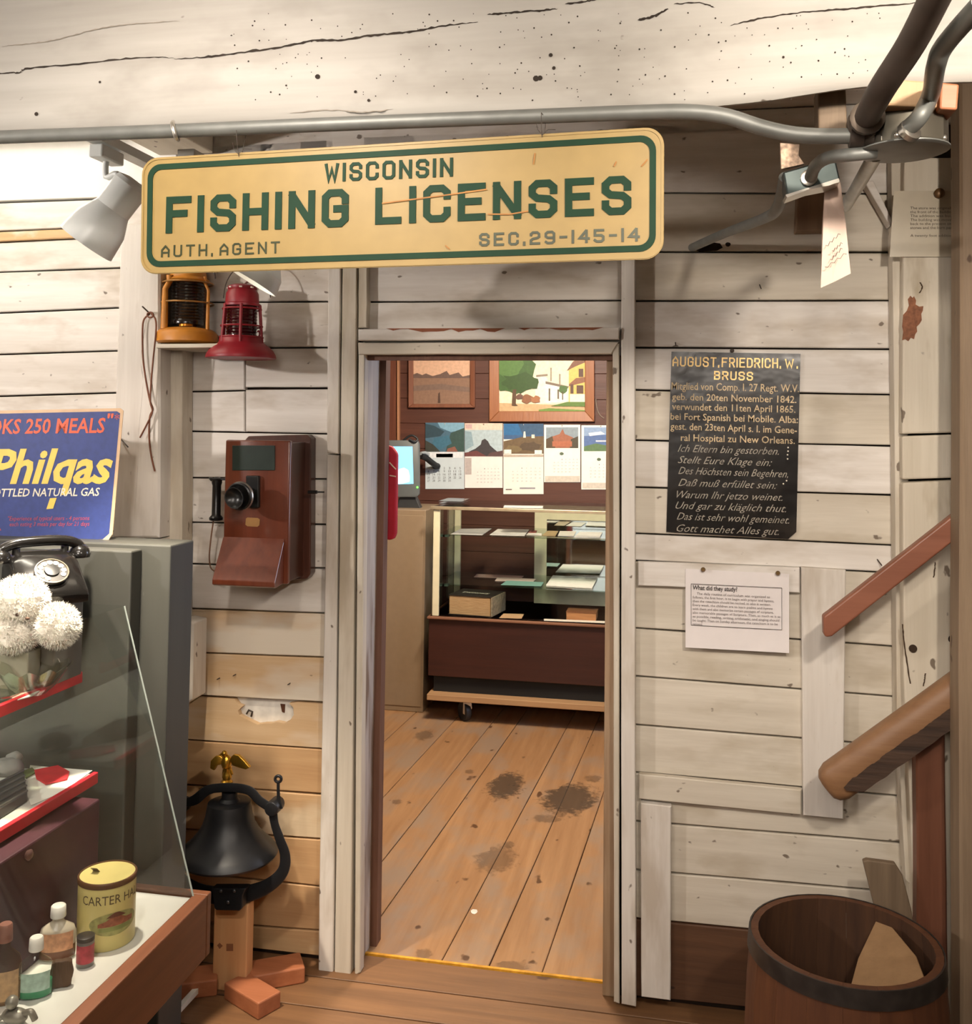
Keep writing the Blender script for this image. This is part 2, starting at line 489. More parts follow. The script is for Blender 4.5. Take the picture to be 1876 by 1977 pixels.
def ipol(pts, x):
    pts = sorted(pts)
    if x <= pts[0][0] and len(pts) > 1: p, q = pts[0], pts[1]
    elif x >= pts[-1][0]: p, q = pts[-2], pts[-1]
    else:
        for p, q in zip(pts, pts[1:]):
            if p[0] <= x <= q[0]: break
    return p[1] + (q[1] - p[1]) * (x - p[0]) / (q[0] - p[0])


# ------------------------------------------------------------------ text helpers
FC = {}


def font_mesh(body, shear=0.0, offset=0.0, spacing=1.0):
    key = (body, shear, offset, spacing)
    if key in FC: return FC[key]
    cu = bpy.data.curves.new('lettering', 'FONT'); cu.body = body
    cu.shear = shear; cu.offset = offset; cu.space_character = spacing; cu.resolution_u = 2
    o = bpy.data.objects.new('lettering', cu); COL.objects.link(o)
    dg = bpy.context.evaluated_depsgraph_get()
    me = bpy.data.meshes.new_from_object(o.evaluated_get(dg))
    vs = [v.co.copy() for v in me.vertices]; fs = [tuple(p.vertices) for p in me.polygons]
    bpy.data.objects.remove(o); bpy.data.curves.remove(cu); bpy.data.meshes.remove(me)
    x0 = min(v.x for v in vs); x1 = max(v.x for v in vs)
    FC[key] = ([(v.x - x0, v.y) for v in vs], fs, x1 - x0)
    return FC[key]


_h = None


def capH():
    global _h
    if _h is None:
        vs, fs, ww = font_mesh('H'); _h = max(v[1] for v in vs)
    return _h


def text(mb, pl, body, p0, p1, cap, off=0.0006, shear=0.0, offset=0.0, spacing=1.0):
    """flat print: baseline from pixel p0 to pixel p1 on plane pl, capital height cap in pixels"""
    vs, fs, ww = font_mesh(body, shear, offset, spacing)
    a = pl(*p0); b = pl(*p1); sx = (b - a).length / ww
    mid = ((p0[0] + p1[0]) / 2, (p0[1] + p1[1]) / 2)
    hgt = (pl(mid[0], mid[1] - cap) - pl(*mid)).length; sy = hgt / capH()
    ux = (b - a).normalized(); uy = pl.uy - ux * pl.uy.dot(ux); uy.normalize()
    mb.add([a + ux * (x * sx) + uy * (y * sy) + pl.n * off for x, y in vs], fs)


# block letters drawn with a constant stroke, chamfered bowls, as on pressed tin plates
c_, W_ = 0.17, 0.62
GL = {
    'A': (W_, [[(0, 0), (0, .62), (.31, 1), (.62, .62), (.62, 0)], [(0, .36), (.62, .36)]]),
    'B': (W_, [[(0, 0), (0, 1), (.45, 1), (.6, .87), (.6, .64), (.45, .52), (.02, .52)], [(.45, .52), (.62, .4), (.62, .13), (.47, 0), (0, 0)]]),
    'C': (W_, [[(.62, .74), (.62, .86), (.48, 1), (.14, 1), (0, .86), (0, .14), (.14, 0), (.48, 0), (.62, .14), (.62, .26)]]),
    'D': (W_, [[(0, 0), (0, 1), (.44, 1), (.62, .82), (.62, .18), (.44, 0), (0, 0)]]),
    'E': (W_, [[(.62, 1), (0, 1), (0, 0), (.62, 0)], [(0, .52), (.5, .52)]]),
    'F': (W_, [[(.62, 1), (0, 1), (0, 0)], [(0, .54), (.5, .54)]]),
    'G': (W_, [[(.62, .74), (.62, .86), (.48, 1), (.14, 1), (0, .86), (0, .14), (.14, 0), (.48, 0), (.62, .14), (.62, .48), (.36, .48)]]),
    'H': (W_, [[(0, 0), (0, 1)], [(.62, 0), (.62, 1)], [(0, .5), (.62, .5)]]),
    'I': (0, [[(0, 0), (0, 1)]]),
    'L': (W_, [[(0, 1), (0, 0), (.6, 0)]]),
    'N': (W_, [[(0, 0), (0, 1)], [(.62, 0), (.62, 1)], [(0.02, .96), (.60, .04)]]),
    'O': (W_, [[(.14, 0), (0, .14), (0, .86), (.14, 1), (.48, 1), (.62, .86), (.62, .14), (.48, 0), (.14, 0)]]),
    'R': (W_, [[(0, 0), (0, 1), (.47, 1), (.62, .87), (.62, .6), (.47, .47), (0, .47)], [(.35, .47), (.62, 0)]]),
    'S': (W_, [[(.62, .76), (.62, .86), (.48, 1), (.14, 1), (0, .86), (0, .66), (.14, .53), (.48, .49), (.62, .36), (.62, .14), (.48, 0), (.14, 0), (0, .14), (0, .24)]]),
    'T': (W_, [[(0, 1), (.62, 1)], [(.31, 1), (.31, 0)]]),
    'U': (W_, [[(0, 1), (0, .14), (.14, 0), (.48, 0), (.62, .14), (.62, 1)]]),
    'W': (.74, [[(0, 1), (.17, 0), (.37, .72), (.57, 0), (.74, 1)]]),
    '.': (0.0, [[(0, -.06), (0, .1)]]),
    '-': (.4, [[(0, .5), (.4, .5)]]),
    '1': (0.0, [[(0, 0), (0, 1)]]),
    '2': (W_, [[(0, .78), (0, .86), (.14, 1), (.48, 1), (.62, .86), (.62, .6), (.5, .5), (.14, .42), (0, .3), (0, 0), (.62, 0)]]),
    '4': (W_, [[(.5, 0), (.5, .98)], [(.45, .98), (0, .35), (.66, .3)]]),
    '5': (W_, [[(.6, 1), (0, 1), (0, .55), (.48, .55), (.62, .42), (.62, .14), (.48, 0), (.14, 0), (0, .12)]]),
    '9': (W_, [[(.02, .1), (.14, 0), (.48, 0), (.62, .14), (.62, .86), (.48, 1), (.14, 1), (0, .86), (0, .6), (.14, .48), (.6, .48)]]),
}


def ribbon(pts, wd):
    n = len(pts); closed = n > 2 and (Vector(pts[0]) - Vector(pts[-1])).length < 1e-6
    P = [Vector((p[0], p[1])) for p in pts]
    if closed: P = P[:-1]; n -= 1
    ext = wd / 2
    if not closed:
        P[0] = P[0]; P[-1] = P[-1]
    Lf, Rg = [], []
    for i in range(n):
        a = P[(i - 1) % n] if (closed or i > 0) else None; b = P[(i + 1) % n] if (closed or i < n - 1) else None
        d1 = (P[i] - a).normalized() if a is not None else None; d2 = (b - P[i]).normalized() if b is not None else None
        if d1 is None: d1 = d2
        if d2 is None: d2 = d1
        n1 = Vector((-d1.y, d1.x)); n2 = Vector((-d2.y, d2.x)); mt = (n1 + n2).normalized()
        k = ext / max(0.45, mt.dot(n1))
        Lf.append(P[i] + mt * k); Rg.append(P[i] - mt * k)
    vs = Lf + Rg; fs = []
    for i in range(n if closed else n - 1):
        j = (i + 1) % n
        fs.append((i, j, n + j, n + i))
    return vs, fs


def block_text(mb, pl, body, p0, p1, cap, wd=0.17, gap=0.26, space=0.5, off=0.0, thick=0.0, inset=True):
    x = 0; items = []
    for chh in body:
        if chh == ' ':
            x += space; continue
        ww, st = GL[chh]
        x += wd / 2
        for stk in st:
            items.append(([(x + a, (wd / 2 + b * (1 - wd))) for a, b in stk]))
        x += ww + wd / 2 + gap
    total = x - gap
    a = pl(*p0); b = pl(*p1); sx = (b - a).length / total
    mid = ((p0[0] + p1[0]) / 2, (p0[1] + p1[1]) / 2)
    hh = (pl(mid[0], mid[1] - cap) - pl(*mid)).length
    ux = (b - a).normalized(); uy = pl.uy - ux * pl.uy.dot(ux); uy.normalize()
    for k_, stk in enumerate(items):
        # stroke width in true units so that it is even both ways
        pts = [(q[0] * sx, q[1] * hh) for q in stk]
        # square the free ends
        def extend(p, q):
            d = Vector((p[0] - q[0], p[1] - q[1])).normalized() * (wd * hh / 2)
            return (p[0] + d.x, p[1] + d.y)
        if (Vector(pts[0]) - Vector(pts[-1])).length > 1e-6:
            pts = [extend(pts[0], pts[1])] + pts[1:-1] + [extend(pts[-1], pts[-2])]
        vs, fs = ribbon(pts, wd * hh)
        oo = off + 0.00002 * (k_ % 3)
        top = [a + ux * v.x + uy * v.y + pl.n * (oo + thick) for v in vs]
        mb.add(top, fs)
        if thick:
            bot = [a + ux * v.x + uy * v.y + pl.n * oo for v in vs]
            n = len(vs) // 2; k = len(mb.v); mb.v += bot
            t0 = k - len(top)
            ring = list(range(n)) + list(range(2 * n - 1, n - 1, -1))
            for i in range(len(ring)):
                p, q = ring[i], ring[(i + 1) % len(ring)]
                mb.f.append([t0 + p, t0 + q, k + q, k + p]); mb.m.append(mb.mi)


def print_layers(name, pl, layers, parent, step=0.0003, base=0.0004, **kw):
    """flat printed picture: polygons given in pixels on the plane, stacked a hair apart"""
    mb = MB(); mats = []
    for k, (col, pts) in enumerate(layers):
        m = flat(col, 0.55, var=0.1, nscale=60)
        if m not in mats: mats.append(m)
        mb.mi = mats.index(m)
        mb.poly([pl(a, b, base + step * k) for a, b in pts])
    return mb.build(name, mats, parent, fixn=False, **kw)


def rect(x0, y0, x1, y1):
    return [(x0, y0), (x1, y0), (x1, y1), (x0, y1)]


def blob(cx, cy, rx, ry, n=18, j=0.12, seed=0):
    rr = random.Random(seed)
    return [(cx + rx * math.cos(2 * math.pi * i / n) * (1 + rr.uniform(-j, j)), cy + ry * math.sin(2 * math.pi * i / n) * (1 + rr.uniform(-j, j))) for i in range(n)]

# ================================================================== THE SETTING
YB = 0.035           # front of the wall boards; casings stand proud at y = 0
ZC = 2.45            # ceiling
DX0, DX1, DZ = -0.915, -0.155, 1.775      # doorway opening in the wall


def shell(name, mb, mat, parent=None, **kw):
    return mb.build(name, mat, parent, kind='structure' if parent is None else None, **kw)


# --- the plank wall with the doorway
mb = MB()
mb.span((-3.2, 0.058, 0), (DX0, 0.10, ZC)).span((DX1, 0.058, 0), (2.2, 0.10, ZC)).span((DX0, 0.058, DZ), (DX1, 0.10, ZC))
wall_back = shell('wall_back', mb, M['gap'])


def course(xs, seams, matf, x_l, x_r, y=YB, th=0.022):
    """planks between consecutive seams; each seam is a list of (px, py)"""
    for k in range(len(seams) - 1):
        a, b = seams[k], seams[k + 1]
        bpx([(x_l(a), ipol(a, x_l(a))), (x_r(a), ipol(a, x_r(a))), (x_r(b), ipol(b, x_r(b))), (x_l(b), ipol(b, x_l(b)))], y, th, matf(k), wall_back, n=5)


# right of the door
RS = [[(1230, 240), (1720, 236)], [(1230, 372), (1720, 374)], [(1230, 486), (1720, 487)], [(1230, 581), (1720, 580)], [(1230, 671), (1720, 674)],
      [(1230, 753), (1720, 762)], [(1230, 850), (1720, 861)], [(1230, 941), (1720, 956)], [(1230, 1030), (1720, 1053)],
      [(1230, 1083), (1720, 1106)], [(1230, 1213), (1720, 1248)], [(1230, 1306), (1720, 1345)], [(1230, 1400), (1720, 1440)],
      [(1230, 1492), (1720, 1536)], [(1230, 1586), (1720, 1626)], [(1230, 1680), (1720, 1722)], [(1230, 1774), (1720, 1822)], [(1230, 1925), (1720, 1975)]]
rx = lambda s: 1752 + 4 * (s[0][1] - 240) / 1700
rl = lambda s: 1206
random.seed(3)
for k in range(len(RS) - 1):
    mt = M['pale_x'] if k > 8 else random.choice([M['white_x'], M['pale_x']])
    if k == len(RS) - 2: mt = M['dark_board'] if 'dark_board' in M else wood('unpainted_dark_board', '4d3220', '6a4830', 'x', grain=40, spec_col='2c1a10', spec_thr=0.7)
    a, b = RS[k], RS[k + 1]
    bpx([(1206, ipol(a, 1206)), (1752, ipol(a, 1752)), (1752, ipol(b, 1752)), (1206, ipol(b, 1206))], YB, 0.022, mt, wall_back)
# short board ends above, out of the light
for z0, z1 in ((2.385, 2.45),):
    board([(-3.2, YB, z1), (2.2, YB, z1), (2.2, YB, z0), (-3.2, YB, z0)], 0.02, M['white_x'], wall_back)

# above the door
AS = [[(712, 262), (1197, 246)], [(712, 382), (1197, 372)], [(712, 486), (1197, 484)], [(712, 583), (1197, 580)], [(712, 676), (1197, 674)]]
for a, b in zip(AS, AS[1:]):
    bpx([(700, ipol(a, 700)), (1206, ipol(a, 1206)), (1206, ipol(b, 1206)), (700, ipol(b, 700))], YB, 0.022, M['white_x'], wall_back)

# left of the door
LS = [[(340, 285), (640, 268)], [(340, 388), (640, 380)], [(340, 492), (640, 486)], [(340, 584), (640, 582)], [(340, 673), (640, 671)],
      [(340, 757), (640, 750)], [(340, 832), (640, 838)], [(340, 922), (640, 925)], [(340, 1008), (640, 1013)], [(340, 1088), (640, 1098)],
      [(340, 1174), (640, 1185)], [(340, 1259), (640, 1270)], [(340, 1341), (640, 1358)], [(340, 1427), (640, 1447)], [(340, 1514), (640, 1535)],
      [(340, 1600), (640, 1622)], [(340, 1682), (640, 1714)], [(340, 1777), (640, 1799)], [(340, 1815), (640, 1850)]]
hole = None
for k in range(len(LS) - 1):
    a, b = LS[k], LS[k + 1]
    mt = M['white_x'] if k < 10 else M['worn_x'] if k < 13 else M['bare_x']
    L_, R_ = 330, 645
    if k >= 12: L_ = 300
    if k == 4:      # two boards butted with a vertical joint
        bpx([(L_, 673), (473, 672), (473, 754), (L_, 757)], YB, 0.022, mt, wall_back)
        bpx([(473, 672), (R_, 671), (R_, 749), (473, 749)], YB, 0.022, mt, wall_back)
        continue
    if k == 5:
        bpx([(L_, 757), (473, 754), (473, 835), (L_, 832)], YB, 0.022, mt, wall_back)
        bpx([(473, 751), (R_, 750), (R_, 838), (473, 835)], YB, 0.022, mt, wall_back)
        continue
    if k == 12:     # the board with a ragged hole knocked through its top edge
        pts = [(L_, ipol(a, L_) + 2), (400, 1347), (452, 1350), (460, 1361), (468, 1364), (459, 1372), (462, 1381), (470, 1386), (480, 1391), (497, 1399),
               (510, 1397), (522, 1397), (534, 1394), (548, 1397), (560, 1391), (567, 1380), (566, 1366), (558, 1358), (572, 1356), (R_, ipol(a, R_) + 2), (R_, ipol(b, R_) - 2), (L_, ipol(b, L_) - 2)]
        MB().prism([Y(p, q, YB) for p, q in pts], (0, 0.022, 0)).build('board', mt, wall_back)
        continue
    bpx([(L_, ipol(a, L_)), (R_, ipol(a, R_)), (R_, ipol(b, R_)), (L_, ipol(b, L_))], YB, 0.022, mt, wall_back)
# pale plaster and broken lath seen through the hole
MB().prism([Y(p, q, 0.055) for p, q in rect(440, 1335, 585, 1412)], (0, 0.002, 0)).build('plaster', flat('e4ddd2', 0.9, var=0.15, bump=0.3), wall_back, label='pale plaster behind the hole')
mb = MB()
mb.tube([Y(476, 1378, 0.05), Y(480, 1371, 0.045), Y(487, 1374, 0.045), Y(485, 1383, 0.05)], 0.003, 6)
mb.build('bent_nail', M['emt_dark'], wall_back)
MB().prism([Y(p, q, 0.052) for p, q in [(541, 1359), (550, 1360), (549, 1376), (544, 1374)]], (0, 0.003, 0)).build('chip', M['barrel'], wall_back)

# far left of the post
FS = [[(-420, 405), (235, 383)], [(-420, 465), (235, 436)], [(-420, 488), (235, 456)], [(-420, 540), (235, 517)], [(-420, 622), (235, 594)], [(-420, 697), (235, 677)], [(-420, 778), (235, 758)],
      [(-420, 868), (235, 848)], [(-420, 950), (235, 935)], [(-420, 1040), (235, 1025)], [(-420, 1130), (235, 1115)], [(-420, 1230), (235, 1215)], [(-420, 1320), (235, 1315)],
      [(-420, 1410), (235, 1410)], [(-420, 1500), (235, 1510)], [(-420, 1600), (235, 1610)], [(-420, 1700), (235, 1712)], [(-420, 1790), (235, 1812)]]
M['strip_tan'] = wood('bare_strip', 'c39b6c', 'd9b68a', 'x', patch='e6dccb', patch_lo=0.5, patch_hi=0.62, patch_scale=7, patch_stretch=2)
for k in range(len(FS) - 1):
    a, b = FS[k], FS[k + 1]
    mt = M['strip_tan'] if k == 1 else M['white_x']
    yy = YB - 0.012 if k == 1 else YB
    bpx([(-420, ipol(a, -420)), (320, ipol(a, 320)), (320, ipol(b, 320)), (-420, ipol(b, -420))], yy, 0.022 if k != 1 else 0.034, mt, wall_back)
# smooth white upper panel above the ledge
zt = Y(100, 386, YB).z
MB().span((-3.2, 0.02, zt), (Y(345, 300, YB).x, 0.056, ZC)).build('upper_panel', flat('f1eee8', 0.7, var=0.02), wall_back, bevel=0.003)

# --- door casing
trim_1 = props(bpy.data.objects.new('trim_1', None), kind='structure'); COL.objects.link(trim_1)
p0 = Y(650, 1880, 0); trim_1.location = (p0.x, 0, 0); WO['trim_1'] = Vector((p0.x, 0, 0))
CB = lambda px, mat, y=0.0, th=0.034, name='casing_board', **k: bpx(px, y, th, mat, trim_1, name, n=6, jit=0.002, **k)
CB([(632, 500), (659, 500), (655, 878), (629, 876)], M['white_z'])
CB([(629, 876), (655, 878), (644, 1884), (612, 1878)], M['white_z'], 0.001)
CB([(659, 500), (690, 500), (679, 1889), (644, 1884)], M['pale_z'], 0.002)
CB([(690, 500), (711, 500), (710, 634), (689, 634)], M['pale_z'], 0.008)
CB([(690, 660), (706, 660), (697, 1880), (682, 1884)], M['pale_z'], 0.006)
CB([(1197, 470), (1228, 470), (1229, 1946), (1197, 1940)], M['white_z'], -0.004, 0.04)
CB([(1181, 662), (1197, 662), (1197, 1940), (1183, 1936)], M['pale_z'], 0.004)
CB([(690, 634), (1197, 630), (1196, 657), (690, 659)], M['white_x'], -0.014, 0.05, 'head_casing')
CB([(690, 660), (1196, 658), (1181, 685), (690, 686)], M['pale_x'], 0.0, 0.034, 'head_casing')
# bare red-brown edge where the paint has peeled along the top of the head casing
pts = [(745, 634)] + [(745 + i * 14, 634.2 + random.choice([1, 4, 6, 7, 5, 2])) for i in range(1, 16)] + [(975, 633.5)]
MB().prism([Y(a, b, -0.0145) for a, b in pts], (0, -0.0006, 0)).build('bare_patch', flat('8d5338', 0.8), trim_1)
pts = [(1000, 633)] + [(1000 + i * 12, 632.5 + random.choice([1, 3, 5, 4, 2])) for i in range(1, 13)] + [(1165, 632)]
MB().prism([Y(a, b, -0.0145) for a, b in pts], (0, -0.0006, 0)).build('bare_patch', flat('8d5338', 0.8), trim_1)

# --- jambs, head and sill of the doorway
xl, xr = Y(700, 1200, 0.03).x, Y(1182, 1200, 0.03).x
zh = Y(950, 686, 0.03).z
MB().span((xl - 0.02, 0.0352, 0), (xl, 0.155, zh)).build('trim_2', M['jamb'], kind='structure')
mb = MB().span((xl - 0.012, 0.155, 0), (Y(737, 1200, 0.155).x, 0.20, zh)); mb.build('trim_3', M['jamb_brown'], kind='structure')
MB().span((xr - 0.022, 0.045, 0), (xr + 0.02, 0.16, zh)).build('trim_4', M['jamb_tan'], kind='structure', bevel=0.003)
MB().span((xl - 0.02, 0.0352, zh), (xr + 0.02, 0.165, zh + 0.022)).build('trim_5', M['jamb'], kind='structure')
MB().span((xl - 0.01, 0.03, zh - 0.014), (xr, 0.05, zh)).build('trim_6', M['jamb_brown'], kind='structure')

# --- battens on the wall to the right of the door
tr7 = bpx([(1230, 1083), (1545, 1095), (1545, 1147), (1230, 1132)], 0.014, 0.021, M['white_x'], None, 'trim_7'); tr7['kind'] = 'structure'
o = bpx([(1545, 1094), (1634, 1100), (1630, 1584), (1549, 1576)], 0.010, 0.025, M['white_z'], None, 'trim_8', n=6); o['kind'] = 'structure'
o = bpx([(1232, 1493), (1548, 1524), (1548, 1576), (1232, 1544)], 0.014, 0.021, M['pale_x'], None, 'trim_9'); o['kind'] = 'structure'
o = bpx([(1235, 1549), (1297, 1556), (1296, 1934), (1236, 1926)], 0.006, 0.028, M['white_z'], None, 'trim_10', n=6); o['kind'] = 'structure'

# --- front floor: planks parallel to the wall
floor = shell('floor', MB().span((-3.2, -5.0, -0.06), (2.2, 0.112, -0.022)), M['gap'])
fy = [0.108, -0.032, -0.17, -0.31, -0.44, -0.58, -0.73, -0.87, -1.02, -1.3, -1.6, -2.0, -2.5, -3.0, -3.6, -4.2, -5.0]
for a, b in zip(fy, fy[1:]):
    for x0, x1 in ((-3.2, -1.45), (-1.45, 0.62), (0.62, 2.2)):
        board([(x0, a, 0), (x1, a, 0), (x1, b, 0), (x0, b, 0)], 0.022, M['floor_x'], floor, 'plank', back=(0, 0, -1), n=4, gap=0.0025, jit=0.0015, ch=0.001)
# yellow strip of the office floor edge
a, b = G(736, 1848, 0.001), G(1170, 1898, 0.001)
MB().span((xl - 0.01, 0.108, -0.01), (xr + 0.02, 0.118, 0.004)).build('trim_11', flat('d79a2e', 0.5, var=0.25, nscale=40), kind='structure')

# --- office floor behind: planks running away from the door
floor2 = shell('floor_office', MB().span((-3.6, 0.112, -0.06), (1.6, 3.1, -0.022)), M['gap'])
seamA = [G(735, 1844), G(967, 1479)]; seamC = [G(1045, 1880), G(1168, 1540)]
dirv = ((seamA[1] - seamA[0]).normalized() + (seamC[1] - seamC[0]).normalized()).normalized()
perp = Vector((dirv.y, -dirv.x, 0))
kx = dirv.x / dirv.y
X0 = seamC[0].x - kx * (seamC[0].y - 0.118)
wds = [0.0]
seq = [0.262, 0.136, 0.128, 0.265, 0.13, 0.2, 0.24, 0.2, 0.22, 0.25, 0.24]
xs = [X0]
for q in (0.155, 0.14, 0.26, 0.13, 0.2, 0.24, 0.2, 0.22, 0.25, 0.24, 0.25, 0.2): xs.insert(0, xs[0] - q)
for q in (0.19, 0.22, 0.2, 0.24, 0.2, 0.25): xs.append(xs[-1] + q)
for a, b in zip(xs, xs[1:]):
    q = [(a + kx * 2.9, 3.018, 0), (b + kx * 2.9, 3.018, 0), (b, 0.118, 0), (a, 0.118, 0)]
    board(q, 0.022, M['floor_y'], floor2, 'plank', back=(0, 0, -1), n=4, gap=0.001, jit=0.0012, ch=0.002)
# dark worn stains on the office floor
for i, (cx_, cy_, rx_, ry_, an) in enumerate([(974, 1522, 42, 32, 0), (1098, 1545, 62, 36, 0), (1055, 1580, 34, 10, 0), (1142, 1503, 22, 9, 0), (980, 1632, 15, 9, 0), (960, 1660, 50, 30, 0), (815, 1420, 22, 12, 0), (820, 1840, 22, 12, 0), (990, 1866, 40, 12, 0), (765, 1548, 14, 6, 0), (905, 1490, 10, 5, 0)]):
    pts = blob(cx_, cy_, rx_, ry_, 22, 0.3, i + 5)
    pts = [(p + (cy_ - q) * 0.5, q) for p, q in pts]
    MB().poly([G(p, q, 0.0006) for p, q in pts]).build('stain', M['stain'] if i < 2 else M['stain_faint'], floor2, fixn=False)
MB().poly([G(p, q, 0.0008) for p, q in blob(915, 1760, 6, 5, 9, 0.2)]).build('paint_spot', flat('e8e2d6', 0.6), floor2, fixn=False)

# --- office walls
wall_rear = shell('wall_rear', MB().span((-3.6, 2.99, 0), (1.6, 3.06, 2.5)), M['gap'])
zz = [0.0, 0.2, 0.36, 0.5, 0.66, 0.81, 0.965, 1.10, 1.255, 1.41, 1.56, 1.71, 1.86, 2.01, 2.2, 2.5]
for a, b in zip(zz, zz[1:]):
    board([(-3.6, 2.97, b), (1.6, 2.97, b), (1.6, 2.97, a), (-3.6, 2.97, a)], 0.02, M['dark_x'], wall_rear, gap=0.0006, ch=0.0015, jit=0.0004)
shell('wall_office_left', MB().span((-2.3, 0.11, 0), (-2.24, 2.99, 2.5)), flat('7a5a44', 0.7))
shell('wall_office_right', MB().span((1.1, 0.11, 0), (1.16, 2.99, 2.5)), flat('c9b49a', 0.7))
win = shell('window_1', MB().span((1.06, 0.75, 0.95), (1.098, 0.80, 2.0)).span((1.06, 1.6, 0.95), (1.098, 1.65, 2.0)).span((1.06, 0.75, 0.90), (1.098, 1.65, 0.95)).span((1.06, 0.75, 2.0), (1.098, 1.65, 2.05)).span((1.07, 0.8, 1.46), (1.098, 1.6, 1.50)), flat('e6dfd2', 0.6))
MB().span((1.085, 0.8, 0.95), (1.092, 1.6, 2.0)).build('window_pane', emit('#d5e4ff', 9.0), win)
shell('ceiling_office', MB().span((-3.6, 0.10, 2.45), (1.6, 3.06, 2.52)), flat('d8ccba', 0.8))
o = bpx([(744, 560), (765, 560), (765, 1000), (744, 1000)], 2.945, 0.024, M['dark_z'], None, 'trim_12'); o['kind'] = 'structure'
o = bpx([(765, 560), (770, 560), (770, 1000), (765, 1000)], 2.935, 0.034, wood('pale_edge_strip', 'a5704c', 'bd8861', 'z'), None, 'trim_13'); o['kind'] = 'structure'

# --- unseen sides of the front room
wl = shell('wall_left', MB().span((-3.26, -5.0, 0), (-3.2, 0.1, ZC)), M['gap'])
wr = shell('wall_right', MB().span((2.2, -5.0, 0), (2.26, 0.1, ZC)), M['gap'])
wf = shell('wall_front', MB().span((-3.2, -5.06, 0), (2.2, -5.0, ZC)), M['gap'])
M['white_y'] = wood('whitewashed_side_board', 'cfc4b2', 'e6ddcd', 'y', patch='bcae98', patch_lo=0.6, patch_hi=0.72, patch_scale=5, patch_stretch=3, **WSP)
for k in range(14):
    z0, z1 = k * 0.175, (k + 1) * 0.175
    board([(-3.18, -5, z1), (-3.18, 0.03, z1), (-3.18, 0.03, z0), (-3.18, -5, z0)], 0.02, M['white_y'], wl, back=(-1, 0, 0))
    board([(2.18, 0.03, z1), (2.18, -5, z1), (2.18, -5, z0), (2.18, 0.03, z0)], 0.02, M['white_y'], wr, back=(1, 0, 0))
    board([(2.2, -4.98, z1), (-3.2, -4.98, z1), (-3.2, -4.98, z0), (2.2, -4.98, z0)], 0.02, M['white_x'], wf, back=(0, -1, 0))
ceil = shell('ceiling', MB().span((-3.26, -5.06, ZC + 0.02), (2.26, 0.1, ZC + 0.08)), M['gap'])
for k in range(28):
    y0 = 0.1 - k * 0.184; y1 = y0 - 0.184
    board([(-3.26, y1, ZC), (2.26, y1, ZC), (2.26, y0, ZC), (-3.26, y0, ZC)], 0.02, M['white_x'], ceil, back=(0, 0, 1), n=4)

# ================================================================== TIMBERS
# hewn beam across the top
YBM = -1.15
bt = thing('ceiling_beam', 'whitewashed hewn timber beam with long cracks running across the top', 'beam', (-0.4, YBM + 0.1, Y(700, 235, YBM).z))
mb = MB()
nx, xa, xb = 60, -1.75, 1.1
pl0 = WP(YBM)
A_, B_ = Y(-260, 262, YBM), Y(1990, 190, YBM)
vs = []; rowsN = 14
BZ = [(q.x, q.z) for q in (Y(a, b, YBM) for a, b in ((-260, 266), (0, 256), (640, 232), (1320, 206), (1480, 192), (1640, 166), (1720, 158), (1990, 146)))]
for i in range(nx + 1):
    t = i / nx; x = A_.x + (B_.x - A_.x) * t * 1.0
    zb = ipol(BZ, x) + 0.004 * noise.noise(Vector((x * 2.5, 0, 0)))
    prof = [(0.16, zb + 0.08), (0.03, zb + 0.004), (0.012, zb), (0.0, zb + 0.012)]
    for k in range(1, rowsN): prof.append((0.0, zb + 0.012 + (ZC - 0.002 - zb - 0.012) * k / (rowsN - 1)))
    prof += [(0.2, ZC - 0.002), (0.2, zb + 0.10)]
    for dy, z in prof:
        d = 0.016 * noise.noise(Vector((x * 1.6, z * 6, 1.3))) + 0.004 * noise.noise(Vector((x * 6, z * 16, 7)))
        vs.append((x, YBM + dy + (d if dy < 0.05 else 0), z))
P = len(prof); fs = []
for i in range(nx):
    for k in range(P):
        k2 = (k + 1) % P
        fs.append((i * P + k, (i + 1) * P + k, (i + 1) * P + k2, i * P + k2))
fs.append(tuple(range(P))); fs.append(tuple(range(nx * P + P - 1, nx * P - 1, -1)))
mb.add(vs, fs)
beam = mb.build('timber', M['beam'], bt, smooth=50)


def beam_y(p):
    return YBM + 0.016 * noise.noise(Vector((p.x * 1.6, p.z * 6, 1.3))) + 0.004 * noise.noise(Vector((p.x * 6, p.z * 16, 7)))


def on_beam(px, py, off=0.0012):
    p = Y(px, py, YBM); p.y = beam_y(p) - off
    return p


def crack(pts, wd, name='crack', on=None, parent=None, mat=None, jag=1.0):
    on = on or on_beam
    P2 = [Vector((p[0], p[1], 0)) for p in pts]; C2 = spline(P2, 10); top, bot = [], []
    n = len(C2)
    for i, c in enumerate(C2):
        e = min(1, 6 * min(i, n - 1 - i) / n + 0.15)
        hw = wd / 2 * e * random.uniform(0.5, 1.3)
        jy = random.uniform(-1, 1) * jag
        top.append(on(c.x, c.y - hw + jy)); bot.append(on(c.x, c.y + hw + jy))
    m = MB(); m.add(top + bot, [(i, i + 1, n + i + 1, n + i) for i in range(n - 1)])
    return m.build(name, mat or flat('2b221a', 0.95, var=0.3), parent or bt, fixn=False)


